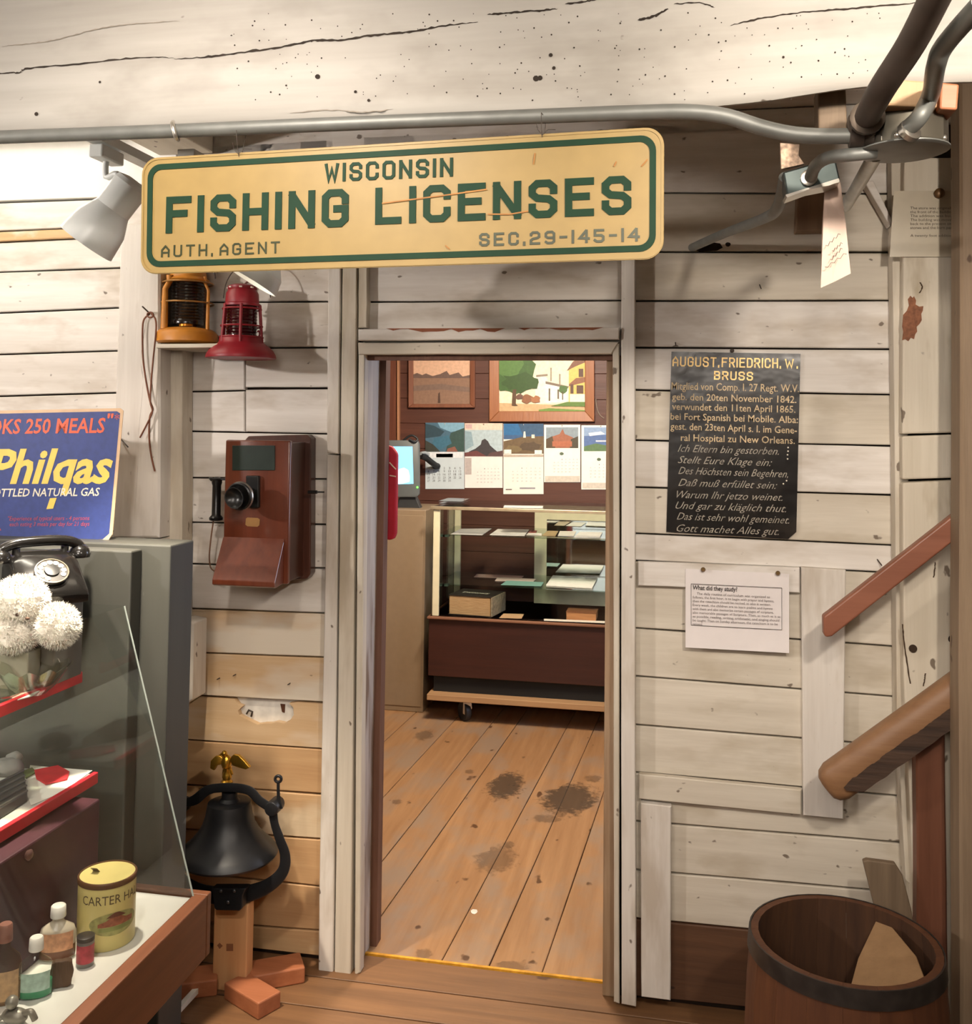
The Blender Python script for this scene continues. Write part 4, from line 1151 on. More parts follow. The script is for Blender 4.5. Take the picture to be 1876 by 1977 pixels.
# ================================================================== LEATHER CORD
yo = -0.112
lc = thing('leather_cord', 'knotted brown leather cord looped over a nail on the white post', 'cord', Y(288, 910, yo))
lm = flat('7a4a33', 0.7, var=0.2)
MB().tube(spline([Y(a, b, yo) for a, b in [(289, 606), (278, 617), (275, 640), (276, 690), (281, 730), (289, 772), (295, 790), (289, 806), (288, 845), (292, 880), (299, 910)]], 6), 0.0027, 7).build('strand', lm, lc, smooth=60)
MB().tube(spline([Y(a, b, yo - 0.003) for a, b in [(292, 606), (300, 617), (301, 640), (296, 690), (292, 735), (290, 775), (294, 795), (284, 818), (270, 845)]], 6), 0.0025, 7).build('strand', lm, lc, smooth=60)
MB().tube([Y(290 + 6 * math.cos(a), 608 + 5 * math.sin(a), yo - 0.004) for a in [i * math.pi / 6 for i in range(12)]], 0.0026, 7, closed=True).build('knot', lm, lc, smooth=60)
MB().tube([Y(275, 592, -0.16), Y(291, 607, -0.09)], 0.0022, 7).build('nail', M['emt_dark'], lc, smooth=60)
MB().tube([Y(232, 846, -0.095), Y(247, 863, -0.16)], 0.002, 7).build('nail', M['emt_dark'], cp)

# ================================================================== WALL TELEPHONE
ph = thing('wall_telephone', 'mahogany box wall telephone with black mouthpiece beside the doorway', 'telephone', Y(500, 1120, -0.05))
yfr, ybk = -0.135, 0.015
f = lambda a, b: Y(a, b, yfr)
# backboard: a rounded panel flat on the wall
bb = [(479, 840), (591, 836), (599, 843), (600, 1110), (594, 1120), (480, 1126), (472, 1118), (470, 848)]
MB().prism([Y(a, b, ybk - 0.022) for a, b in [(472, 850), (479, 842), (592, 839), (600, 846), (599, 1108), (592, 1118), (478, 1124), (471, 1116)]], (0, 0.042, 0)).build('backboard', M['mahog_d'], ph, bevel=0.003)
p_l, p_r = f(432, 980).x, f(558, 980).x
z_t, z_b = f(495, 850).z, f(495, 1126).z
mb = MB(); mb.span((p_l + 0.006, yfr + 0.02, z_b + 0.004), (p_r - 0.006, ybk - 0.02, z_t - 0.006)); mb.build('case', M['mahog_d'], ph, bevel=0.002)
mb = MB(); mb.span((p_l, yfr, z_b), (p_r, yfr + 0.019, z_t)); mb.build('door', M['mahog'], ph, bevel=0.005, seg=3, smooth=40)
# sloping writing shelf
A1, A2 = f(436, 1034), f(548, 1042)
zs1, zs0 = f(440, 1036).z, f(440, 1122).z
xa_, xb_ = p_l, p_r - 0.012
mb = MB(); prof = [(yfr, zs1), (yfr - 0.062, zs0 + 0.012), (yfr - 0.062, zs0), (yfr - 0.052, zs0 - 0.004), (yfr, zs0)]
mb.prism([(xa_, y, z) for y, z in prof], (xb_ - xa_, 0, 0)); mb.build('writing_shelf', M['mahog'], ph, bevel=0.002)
fpl = WP(yfr)
MB().prism([f(a, b) for a, b in rect(449, 860, 531, 908)], (0, -0.003, 0)).build('nameplate', flat('25302a', 0.35, var=0.15), ph, bevel=0.001)
MB().prism([f(a, b) for a, b in rect(478, 918, 503, 980)], (0, -0.014, 0)).build('transmitter_bracket', M['black'], ph, bevel=0.003)
hub = f(489, 950) + Vector((0, -0.014, 0)); mo = Y(462, 958, yfr - 0.072)
MB().tube([hub, hub.lerp(mo, 0.5), mo], [0.013, 0.011, 0.012], 14).build('transmitter_arm', M['black'], ph, smooth=50)
dm = (mo - hub).normalized()
kk = (Y(490, 958, mo.y) - Y(462, 958, mo.y)).length / 28
mp_ = MB(); mp_.lathe([(14 * kk, -0.014), (25 * kk, -0.012), (25.5 * kk, 0.004), (23 * kk, 0.006), (21 * kk, 0.004), (14 * kk, 0.000), (15 * kk, 0.006), (17 * kk, 0.02), (19.5 * kk, 0.027), (18 * kk, 0.027), (13 * kk, 0.015), (4 * kk, 0.008)], mo, 30, dm, caps=(True, True))
mpo = mp_.build('mouthpiece', M['black'], ph, smooth=40)
MB().lathe([(25.6 * kk, -0.011), (26.2 * kk, -0.009), (26.2 * kk, -0.004), (25.6 * kk, -0.002)], mo, 30, dm).build('mouthpiece_ring', flat('b5b0a6', 0.3, 0.9), mpo, smooth=40)
MB().prism([f(a, b) for a, b in [(475, 1001), (478, 999), (498, 1000), (502, 1003), (501, 1014), (497, 1017), (478, 1016), (474, 1013)]], (0, -0.0015, 0)).build('brass_plate', flat('b98c58', 0.35, 0.7), ph)
# receiver on its hook
rx0 = Y(418, 960, -0.06)
zt1, zb1 = Y(418, 920, -0.06).z, Y(418, 1006, -0.06).z
MB().lathe([(0.010, 0), (0.019, 0.003), (0.020, 0.010), (0.013, 0.018), (0.0125, (zt1 - zb1) * 0.8), (0.015, (zt1 - zb1) * 0.86), (0.015, (zt1 - zb1) * 0.93), (0.006, (zt1 - zb1) * 0.99)], (rx0.x, rx0.y, zb1), 24).build('receiver', M['black'], ph, smooth=45)
mb = MB(); mb.tube(spline([Vector((p_l + 0.01, -0.06, Y(430, 925, -0.06).z)), Vector((rx0.x + 0.02, -0.066, Y(425, 925, -0.06).z)), Vector((rx0.x, -0.082, Y(420, 924, -0.06).z)), Vector((rx0.x - 0.02, -0.066, Y(410, 923, -0.06).z)), Vector((rx0.x - 0.022, -0.05, Y(410, 928, -0.06).z))], 4), 0.003, 8)
mb.build('hook', M['black'], ph, smooth=50)
MB().tube(spline([Y(412, 1004, -0.06), Y(407, 1040, -0.06), Y(404, 1075, -0.05), Y(408, 1098, -0.05), Y(424, 1104, -0.06)], 6), 0.0022, 7).build('cord', flat('7c5a44', 0.8), ph, smooth=50)
mb = MB(); mb.tube([Y(595, 950, -0.05), Y(612, 950, -0.05)], 0.005, 10).tube([Y(612, 950, -0.05), Y(626, 950, -0.045)], 0.0025, 8); mb.build('crank', M['black'], ph, smooth=50)

# ================================================================== MEMORIAL PLATE (right of the door)
ypl = 0.028
mpl = WP(ypl)
pp = thing('memorial_plate', 'black tin memorial plate with gilt German lettering on the planks', 'plaque', Y(1415, 1040, ypl))
PC = [(1296, 679), (1545, 683), (1537, 1027), (1521, 1041), (1286, 1027)]
m_, nt, b_, N_, L_ = new_mat('black_japanned_tin')
tc = N_.new('ShaderNodeTexCoord'); nz = N_.new('ShaderNodeTexNoise'); nz.inputs['Scale'].default_value = 9; nz.inputs['Detail'].default_value = 3
L_.new(tc.outputs['Object'], nz.inputs['Vector'])
r_ = N_.new('ShaderNodeValToRGB'); r_.color_ramp.elements[0].color = lin('15110f'); r_.color_ramp.elements[1].color = lin('3a332c'); r_.color_ramp.elements[0].position = .45; r_.color_ramp.elements[1].position = .85
L_.new(nz.outputs['Fac'], r_.inputs[0]); L_.new(r_.outputs[0], b_.inputs['Base Color'])
b_.inputs['Roughness'].default_value = 0.24; b_.inputs['Specular IOR Level'].default_value = 0.5
bp = N_.new('ShaderNodeBump'); bp.inputs['Strength'].default_value = 0.55; bp.inputs['Distance'].default_value = 0.005
L_.new(nz.outputs['Fac'], bp.inputs['Height']); L_.new(bp.outputs[0], b_.inputs['Normal'])
MB().prism([Y(a, b, ypl) for a, b in PC], (0, 0.002, 0)).build('plate', m_, pp)
gold = flat('d9b676', 0.4, 0.3, var=0.2, nscale=50); gold2 = flat('b9a17c', 0.5, 0.2, var=0.3, nscale=50); silv = flat('9a9182', 0.5, 0.1, var=0.3, nscale=50)
mb = MB()
block_text(mb, mpl, 'AUGUST.', (1298, 707), (1388, 709), 19, 0.14, 0.26, off=0.0004)
block_text(mb, mpl, 'FRIEDRICH.', (1393, 709), (1507, 711), 19, 0.14, 0.26, off=0.0004)
block_text(mb, mpl, 'W.', (1515, 711), (1540, 711), 18, 0.14, 0.26, off=0.0004)
block_text(mb, mpl, 'BRUSS', (1378, 733), (1453, 735), 17, 0.16, 0.26, off=0.0004)
mb.build('lettering', gold, pp, fixn=False)
mb = MB()
# x of a line's two ends follow the plate's own slant
for tx, x0, x1, y0, y1, cap in (('Mitglied von Comp. I. 27 Regt. W.V.', 1296, 1542, 752, 757, 14), ('geb. den 20ten November 1842.', 1297, 1537, 772, 778, 13),
                           ('verwundet den 11ten April 1865.', 1297, 1535, 791, 797, 13), ('bei Fort Spanish bei Mobile. Alba:', 1294, 1540, 810, 817, 13),
                           ('gest. den 23ten April s. I. im Gene-', 1294, 1538, 829, 837, 13), ('ral Hospital zu New Orleans.', 1314, 1534, 851, 857, 13)):
    text(mb, mpl, tx, (x0, y0), (x1, y1), cap, 0.0005, 0.0, 0.008)
mb.build('lettering', gold2, pp, fixn=False)
mb = MB()
for tx, x0, x1, y0, y1 in (('Ich Eltern bin gestorben.', 1308, 1503, 872, 878), ('Stellt Eure Klage ein:', 1308, 1490, 894, 900), ('Des Höchsten sein Begehren,', 1309, 1521, 915, 922),
                           ('Daß muß erfüllet sein:', 1309, 1500, 938, 944), ('Warum Ihr jetzo weinet.', 1306, 1510, 961, 967), ('Und gar zu kläglich thut.', 1304, 1517, 982, 989),
                           ('Das ist sehr wohl gemeinet.', 1306, 1523, 1003, 1011), ('Gott machet Alles gut.', 1306, 1503, 1026, 1033)):
    text(mb, mpl, tx, (x0, y0), (x1, y1), 14, 0.0005, 0.45, -0.004)
mb.build('lettering', silv, pp, fixn=False)
MB().ball(Y(1413, 677, ypl - 0.003), 0.006, 10, (1, .5, 1)).build('nail_head', M['emt_dark'], pp, smooth=60)
mb = MB()
for px, py in ((1521, 864), (1521, 871), (1520, 878), (1520, 886), (1518, 928), (1512, 934)):
    mb.lathe([(0.0022, 0), (0.0022, 0.0006)], Y(px, py, ypl - 0.0003), 6, (0, -1, 0))
mb.build('paint_drips', flat('e8dcc8', 0.5), pp)

# ================================================================== PRINTED NOTICE
yn = 0.0095
npl = WP(yn)
nt_ = thing('printed_notice', 'white printed sheet headed What did they study pinned below the plate', 'notice', Y(1423, 1258, yn))
mb = MB()
cols = 6
gridv = []
for j in range(5):
    for i in range(cols + 1):
        s, t = i / cols, j / 4
        px = (1323 + 200 * s) * 1; py = (1098 + 10 * s) * (1 - t) + (1250 + 11 * s) * t
        gridv.append(Y(px, py, yn - 0.004 * math.sin(t * 2.6) - 0.002 * math.sin(s * 6 + t * 2) * t))
mb.add(gridv, [(j * (cols + 1) + i, j * (cols + 1) + i + 1, (j + 1) * (cols + 1) + i + 1, (j + 1) * (cols + 1) + i) for j in range(4) for i in range(cols)])
sh = mb.build('sheet', flat('ebe3e0', 0.75, var=0.02), nt_, smooth=180)
npf = WP(yn - 0.0068)
mb = MB()
bx0, bx1 = 1334, 1509
for a, b in (((1334, 1127), (1509, 1135)), ((1334, 1207), (1509, 1216)), ((1334, 1127), (1334, 1207)), ((1509, 1135), (1509, 1216))):
    mb.tube([npf(*a), npf(*b)], 0.0007, 4)
mb.build('ruled_box', flat('4a4444', 0.8), nt_)
mb = MB(); text(mb, npf, 'What did they study?', (1337, 1138), (1423, 1142), 8.5, 0.0, 0, 0.012); mb.build('lettering', flat('3f3838', 0.8), nt_, fixn=False)
mb = MB()
for i, (tx, xx0, xx1) in enumerate([('The daily routine of curriculum was organized as', 1345, 1486), ('follows, the first hour, is to begin with prayer and hymns,', 1337, 1494), ('then the catechism should be recited, as also is written.', 1337, 1488),
                                    ('Every week, the children are to learn psalms and hymns', 1337, 1491), ('with them and also memorize certain passages of scripture,', 1337, 1493), ('also memorable passages of Scripture. Then, as much as is as', 1337, 1506),
                                    ('as possible, reading, writing, arithmetic, and singing should', 1337, 1504), ('be taught. Then on Sunday afternoon, the catechism is to be', 1337, 1501), ('reviewed.', 1337, 1356)]):
    y_ = 1147.5 + i * 7.4
    text(mb, npf, tx, (xx0, y_ + (xx0 - 1334) * 0.048), (xx1, y_ + (xx1 - 1334) * 0.048), 4.6, 0.0)
mb.build('lettering', flat('7a706e', 0.8), nt_, fixn=False)
for px, py in ((1357, 1099), (1501, 1106)):
    MB().lathe([(0.002, 0), (0.006, 0.003), (0.0065, 0.006), (0.004, 0.010)], Y(px, py, yn - 0.004), 12, (0, -1, 0)).build('push_pin', flat('7a5f38', 0.4, 0.5), nt_, smooth=50)
# ================================================================== STAIR RAILS, BARREL
def slab(name, pts, y, th, mat, label, cat, bevel=0.004, parent=None):
    return MB().prism([Y(a, b, y) for a, b in pts], (0, th, 0)).build(name, mat, parent, bevel=bevel, seg=3, label=label, cat=cat)


slab('stair_rail', [(1589, 1190), (1600, 1182), (1850, 986), (1850, 1038), (1606, 1229), (1594, 1231), (1590, 1224)], -0.188, 0.032, M['rail'], 'flat reddish-brown stair rail board above the thick rail', 'handrail', 0.005)
hr = thing('stair_rail', 'thick rounded worn timber rail with dark bark underside above the barrel', 'handrail', Y(1600, 1550, -0.148))
a0, a1 = Y(1606, 1512, -0.148), Y(1925, 1284, -0.148)
dirr = (a1 - a0).normalized(); nup = Vector((-dirr.z, 0, dirr.x))
r_h = 0.048


def rail_loop(c, s):
    out = []
    for i in range(20):
        a = 2 * math.pi * i / 20
        cx_, cy_ = math.cos(a), math.sin(a)
        sq = 1 / max(abs(cx_), abs(cy_)) ** 0.45
        out.append(c + Vector((0, -1, 0)) * (cx_ * sq * r_h * 0.8 * s) + nup * (cy_ * sq * r_h * s))
    return out


mb = MB(); loops = []
for t, s in ((-0.020, 0.35), (-0.018, 0.6), (-0.008, 0.85), (0.012, 1.0), (0.15, 1.0), (0.3, 1.0), ((a1 - a0).length, 1.02)):
    loops.append(rail_loop(a0 + dirr * t, s))
vs = [p for l in loops for p in l]; fs = []
for i in range(len(loops) - 1):
    for j in range(20): fs.append((i * 20 + j, i * 20 + (j + 1) % 20, (i + 1) * 20 + (j + 1) % 20, (i + 1) * 20 + j))
fs.append(tuple(range(19, -1, -1))); fs.append(tuple(range(len(vs) - 20, len(vs))))
mb.add(vs, fs); mb.build('timber', M['rail2'], hr, smooth=50)
# dark bark strip along the lower front face
mb = MB(); L_ = (a1 - a0).length; n = 90; up_, lo_ = [], []
for i in range(n + 1):
    t = 0.02 + (L_ - 0.02) * i / n
    e = min(1, i / 6)
    up_.append(a0 + dirr * t + Vector((0, -1, 0)) * (r_h * 0.905) + nup * (-0.002 + 0.004 * noise.noise(Vector((t * 22, 3, 0))) + 0.003 * noise.noise(Vector((t * 90, 3, 0)))) * e - nup * 0.008 * (1 - e))
    lo_.append(a0 + dirr * t + Vector((0, -1, 0)) * (r_h * 0.885) + nup * (-0.043 + 0.002 * noise.noise(Vector((t * 30, 8, 0)))) * e - nup * 0.018 * (1 - e))
mb.add(up_ + lo_, [(i, i + 1, n + 2 + i, n + 1 + i) for i in range(n)]); mb.build('bark', M['rail_dark'], hr, fixn=False)

# barrel
bcn = Y(1630, 1812, -0.43)
br = thing('barrel', 'open wooden stave barrel under the stair rails', 'barrel', (bcn.x, bcn.y, 0))
Rb = (Y(1825, 1812, -0.43) - Y(1435, 1812, -0.43)).length / 2
zr = bcn.z
ns = 18
for i in range(ns):
    a0_, a1_ = 2 * math.pi * i / ns + 0.0012, 2 * math.pi * (i + 1) / ns - 0.0012
    mb = MB(); vs = []; hs = [0.0, zr * 0.25, zr * 0.5, zr * 0.75, zr]
    for h in hs:
        q = h / zr; rad = Rb * (0.98 + 0.075 * (1 - (2 * q - 0.75) ** 2 / 1.6)) - Rb * 0.045
        for aa in (a0_, (a0_ + a1_) / 2, a1_):
            for rr_ in (rad, rad - 0.016): vs.append((bcn.x + rr_ * math.cos(aa), bcn.y + rr_ * math.sin(aa), h))
    fs = []
    for k in range(4):
        b0 = k * 6; b1 = b0 + 6
        for j in (0, 2): fs += [(b0 + j, b0 + j + 2, b1 + j + 2, b1 + j)]
        fs += [(b0, b1, b1 + 1, b0 + 1), (b0 + 4, b0 + 5, b1 + 5, b1 + 4)]
    for b0 in (0, 24): fs += [(b0, b0 + 1, b0 + 3, b0 + 2), (b0 + 2, b0 + 3, b0 + 5, b0 + 4)]
    mb.add(vs, fs); mb.mi = 1
    mb.add(vs, [(k * 6 + j + 1, k * 6 + j + 7, k * 6 + j + 9, k * 6 + j + 3) for k in range(4) for j in (0, 2)])
    mb.build('stave', [M['barrel'], M['barrel_in']], br, smooth=35)


def rad_at(h):
    q = h / zr; return Rb * (0.98 + 0.075 * (1 - (2 * q - 0.75) ** 2 / 1.6)) - Rb * 0.045


for h0, h1 in ((zr - 0.036, zr + 0.001), (0.05, 0.085)):
    MB().lathe([(rad_at(h0) + 0.0005, h0), (rad_at(h0) + 0.004, h0), (rad_at(h1) + 0.004, h1), (rad_at(h1) + 0.0005, h1), (rad_at(h0) + 0.0005, h0)], (bcn.x, bcn.y, 0), 48, caps=(False, False)).build('hoop', flat('3d3733', 0.45, 0.5, var=0.3), br, smooth=40)
MB().lathe([(rad_at(0.03) - 0.017, 0.02), (rad_at(0.03) - 0.017, 0.035)], (bcn.x, bcn.y, 0), 40).build('bottom', M['barrel_in'], br)
# pale wedge of board standing inside the barrel
bw = [(1692, 1775), (1720, 1790), (1760, 1830), (1783, 1888), (1760, 1903), (1700, 1905), (1640, 1896), (1668, 1840)]
mb = MB()
w0 = [Vector((bcn.x + 0.04, bcn.y + 0.17, zr - 0.04)), Vector((bcn.x + 0.205, bcn.y - 0.03, zr - 0.075)), Vector((bcn.x + 0.13, bcn.y - 0.15, zr - 0.22)), Vector((bcn.x - 0.02, bcn.y - 0.02, zr - 0.26))]
w0 = [Y(1690, 1778, -0.30), Y(1722, 1790, -0.33), Y(1768, 1845, -0.42), Y(1786, 1892, -0.49), Y(1735, 1912, -0.50), Y(1640, 1908, -0.46), Y(1656, 1850, -0.38)]
pn = (w0[3] - w0[0]).cross(w0[5] - w0[0]).normalized()
mb.prism(w0, pn * 0.012); mb.build('wedge_board', wood('pale_wedge', '8a6a48', 'a3805a', 'z'), None, bevel=0.002, label='pale wedge-shaped board lying inside the barrel', cat='board')
# grey plank leaning behind the barrel
lp = slab('leaning_plank', [(1666, 1664), (1674, 1661), (1728, 1668), (1742, 1690), (1760, 1760), (1790, 2010), (1716, 2010), (1690, 1760)], -0.130, 0.02, M['plank_grey'], 'grey weathered plank leaning between the barrel and the wall', 'plank', 0.003)

# ================================================================== BELL ON STAND
yb = -0.13
bo = Y(443, 1878, yb)
bl = thing('yard_bell', 'black cast-iron yard bell on a wooden stand with a gilt eagle on top', 'bell', (bo.x, yb, 0))
kb = (Y(541, 1650, yb) - Y(441, 1650, yb)).length / 100
bz = lambda py: Y(441, py, yb).z
bx = Y(441, 1620, yb).x
B3 = lambda px, py, dy=0.0: Y(px, py, yb + dy)
# profile of the bell
sq_ = bz
bz = lambda py: sq_(1545 + (py - 1545) * 0.84)
pr = [(0, bz(1545)), (30 * kb, bz(1545)), (38 * kb, bz(1549)), (40 * kb, bz(1560)), (42 * kb, bz(1578)), (47 * kb, bz(1598)), (56 * kb, bz(1618)), (69 * kb, bz(1638)), (80 * kb, bz(1650)), (87 * kb, bz(1660)), (89 * kb, bz(1666)), (86 * kb, bz(1672)), (80 * kb, bz(1672)), (60 * kb, bz(1648)), (40 * kb, bz(1600))]
MB().lathe([(r, z) for r, z in pr[1:]], (bx, yb, 0), 56, caps=(True, True)).build('bell', M['iron'], bl, smooth=45)
MB().tube([(bx, yb, bz(1620)), (bx, yb, bz(1680))], 0.006, 8).ball((bx, yb, bz(1682)), 0.018, 12).build('clapper', M['iron'], bl, smooth=50)
bz = sq_


def flat_bar(pts, wd, th, mb):
    """curved casting: px path, width across the path (px) and thickness in depth (m)"""
    C2 = spline([Vector((p[0], p[1], 0)) for p in pts], 6); n = len(C2)
    ws = [ipol([(i / (len(wd) - 1), w_) for i, w_ in enumerate(wd)], k / (n - 1)) for k in range(n)] if isinstance(wd, list) else [wd] * n
    ring_ = []
    for k, c in enumerate(C2):
        t = (C2[min(k + 1, n - 1)] - C2[max(k - 1, 0)]).normalized(); nn = Vector((-t.y, t.x, 0)) * ws[k] / 2
        a, b = c + nn, c - nn
        ring_.append([B3(a.x, a.y, -th / 2), B3(b.x, b.y, -th / 2), B3(b.x, b.y, th / 2), B3(a.x, a.y, th / 2)])
    vs = [p for r in ring_ for p in r]; fs = []
    for k in range(n - 1):
        for j in range(4): fs.append((k * 4 + j, k * 4 + (j + 1) % 4, k * 4 + 4 + (j + 1) % 4, k * 4 + 4 + j))
    fs += [(3, 2, 1, 0), tuple(range(4 * n - 4, 4 * n))]
    mb.add(vs, fs)


mb = MB(); flat_bar([(352, 1550), (375, 1545), (400, 1526), (425, 1521), (455, 1521), (482, 1527), (500, 1545), (516, 1556)], [16, 20, 18, 18, 18, 18, 18], 0.045, mb); mb.build('yoke', M['iron'], bl, bevel=0.004, smooth=45)
MB().lathe([(20 * kb, bz(1546)), (14 * kb, bz(1540)), (14 * kb, bz(1528))], (bx, yb, 0), 20).build('crown', M['iron'], bl, smooth=45)
mb = MB(); flat_bar([(526, 1562), (530, 1590), (540, 1620), (550, 1650), (547, 1680), (525, 1705), (490, 1722), (441, 1730), (395, 1724), (360, 1706), (336, 1680), (330, 1650), (336, 1620), (346, 1590), (350, 1562)], [18, 16, 18, 20, 22, 26, 32, 40, 32, 26, 22, 20, 18, 16, 18], 0.04, mb); mb.build('cradle', M['iron'], bl, bevel=0.004, smooth=45)
for px in (350, 530):
    MB().lathe([(13 * kb, -0.026), (13 * kb, 0.026)], B3(px, 1556), 16, (0, 1, 0)).build('bearing', M['iron'], bl, bevel=0.003, smooth=45)
mb = MB(); flat_bar([(541, 1562), (538, 1545), (537, 1525), (537, 1512)], [10, 7, 6, 6], 0.012, mb)
mb.tube([B3(537 + 6 * math.cos(a), 1504 + 6 * math.sin(a)) for a in [i * math.pi / 8 for i in range(16)]], 0.0042, 8, closed=True); mb.build('lever', M['iron'], bl, smooth=45)
MB().prism([B3(a, b, -0.055) for a, b in [(408, 1715), (475, 1715), (468, 1730), (467, 1754), (462, 1759), (417, 1758), (413, 1753), (411, 1732)]], (0, 0.03, 0)).build('base_plate', M['iron'], bl, bevel=0.003)
for px, py in ((426, 1720), (452, 1720), (440, 1742)):
    MB().ball(B3(px, py, -0.057), 0.0055, 10, (1, .7, 1)).build('bolt', flat('55565a', 0.4, 0.7), bl, smooth=60)
# gilt eagle
gm = flat('c99a3a', 0.28, 0.9, var=0.2, name='gilt')
mb = MB()
mb.lathe([(10 * kb, bz(1514)), (11 * kb, bz(1509)), (7 * kb, bz(1505)), (9 * kb, bz(1500)), (8 * kb, bz(1494)), (6 * kb, bz(1488)), (9 * kb, bz(1481))], (Y(438, 1500, yb).x, yb, 0), 16)
mb.build('eagle_perch', gm, bl, smooth=50)
ec = B3(437, 1472)
mb = MB(); mb.ball(ec, 13 * kb, 14, (0.75, 0.7, 1.15)); mb.ball(B3(433, 1455, -0.008), 6 * kb, 10, (0.9, 0.9, 1.0))
mb.lathe([(2.4 * kb, 0), (0.4 * kb, 8 * kb)], B3(429, 1455, -0.012), 8, (-1, -0.4, -0.5)); egb = mb.build('eagle_body', gm, bl, smooth=50)
for pts in ([(442, 1466), (450, 1457), (460, 1458), (472, 1470), (482, 1482), (474, 1486), (462, 1483), (448, 1478)], [(432, 1466), (425, 1459), (415, 1460), (406, 1469), (405, 1484), (413, 1488), (418, 1478), (428, 1476)]):
    mb = MB()
    mb.prism([B3(a, b, -0.006 - 0.001 * abs(a - 437) * 0.2) for a, b in pts], (0, 0.012, 0)); mb.build('eagle_wing', gm, egb, bevel=0.002, smooth=50)
MB().prism([B3(a, b, 0.0) for a, b in [(430, 1484), (446, 1484), (449, 1496), (438, 1500), (428, 1496)]], (0, 0.006, 0)).build('eagle_tail', gm, egb, bevel=0.001, smooth=50)
# wooden stand
wz = B3(444, 1757).z
x0_, x1_ = Y(412, 1820, yb - 0.02).x, Y(477, 1820, yb - 0.02).x
MB().span((x0_, yb - 0.022, 0.0), (x1_, yb + 0.022, wz + 0.03)).build('stand_post', M['pine_new'], bl, bevel=0.003)
mb = MB(); mb.prism([Y(a, b, yb - 0.0225) for a, b in [(419, 1825), (424, 1820), (430, 1826), (424, 1832)]], (0, -0.0004, 0)).prism([Y(a, b, yb - 0.0225) for a, b in rect(437, 1822, 450, 1836)], (0, -0.0004, 0)); mb.build('lumber_stamp', flat('8d5a3a', 0.8), bl)


def foot(p, q, wd, ht, mat):
    p, q = Vector(p), Vector(q); d = (q - p).normalized(); nn = Vector((-d.y, d.x, 0)) * wd / 2
    MB().prism([p + nn, p - nn, q - nn, q + nn], (0, 0, ht)).build('stand_foot', mat, bl, bevel=0.004)


hgt = 0.044
c0 = Vector(((x0_ + x1_) / 2, yb, 0))
e1 = G(520, 1958, 0); e1.z = 0
foot(c0 + Vector((0.02, -0.025, 0)), (e1.x, e1.y, 0), 0.075, hgt, M['pine_red'])
e2 = G(598, 1842, 0.044); e2.z = 0
foot(c0 + Vector((0.04, 0.02, 0)), (e2.x - 0.01, e2.y - 0.03, 0), 0.085, hgt, M['pine_red'])
foot(c0 + Vector((-0.04, -0.01, 0)), c0 + Vector((-0.27, -0.12, 0)), 0.085, hgt, M['pine_red'])

# ================================================================== LEFT DISPLAY CASE
ZD = 0.45
far = G(400, 1735, ZD)                 # far right corner of the deck rail
XF, YF = far.x, far.y
dc = thing('display_case', 'low slant-front glass display case with wooden rim and white deck', 'display case', (XF - 0.35, YF - 0.6, 0))
YN = -2.05
MB().span((XF - 0.85, YN, ZD - 0.03), (XF - 0.03, YF - 0.005, ZD)).build('deck', flat('eeece4', 0.5, var=0.02), dc)
MB().span((XF - 0.034, YN, ZD - 0.135), (XF, YF, ZD + 0.008)).build('front_rail', M['case_wood'], dc, bevel=0.003)
MB().span((XF - 0.85, YF, ZD - 0.135), (XF, YF + 0.022, ZD + 0.008)).build('end_rail', M['case_wood'], dc, bevel=0.003)
MB().span((XF - 0.80, YN + 0.05, 0.0), (XF - 0.16, YF - 0.10, ZD - 0.135)).build('plinth', flat('2a1d15', 0.7), dc)
MB().span((XF - 0.86, YN, ZD - 0.135), (XF - 0.82, YF, ZD + 0.008)).build('back_rail', M['case_wood'], dc, bevel=0.003)
gt = Y(240, 1170, YF - 0.01)            # top of the slanted front at the far end
gb = Vector((XF - 0.03, YF - 0.01, ZD + 0.006))
# slanted front pane and the far end pane
sl = Vector((gt.x - gb.x, 0, gt.z - gb.z)); gn = Vector((-sl.z, 0, sl.x)).normalized()
MB().prism([gb, gb + sl, gb + sl + Vector((0, YN - YF + 0.01, 0)), gb + Vector((0, YN - YF + 0.01, 0))], gn * 0.003).build('front_pane', M['glass'], dc)
xe = Y(0, 1170, YF).x - 0.25
MB().prism([gb, gt, Vector((XF - 0.83, gt.y, gt.z)), Vector((XF - 0.83, gb.y, gb.z))], (0, 0.004, 0)).build('end_pane', M['glass'], dc)
MB().tube([gb, gt], 0.0022, 6).build('pane_edge', flat('9aa39c', 0.25, spec=0.8), dc)
# red-lipped shelves
for nm, px, py, dep, mt in (('upper_shelf', 160, 1296, 0.42, M['glass_g']), ('lower_shelf', 190, 1490, 0.44, flat('dcd8d0', 0.5))):
    e = Y(px, py, YF - 0.05)
    MB().span((e.x - dep, YN + 0.1, e.z - 0.02), (e.x - 0.012, YF - 0.052, e.z - 0.006)).build(nm, mt, dc)
    MB().span((e.x - 0.012, YN + 0.1, e.z - 0.026), (e.x, YF - 0.05, e.z)).build('shelf_lip', flat('c4202c', 0.4, var=0.08), dc, bevel=0.002)
    if nm == 'upper_shelf': ZU, XU = e.z - 0.006, e.x
    else: ZL, XL = e.z - 0.006, e.x
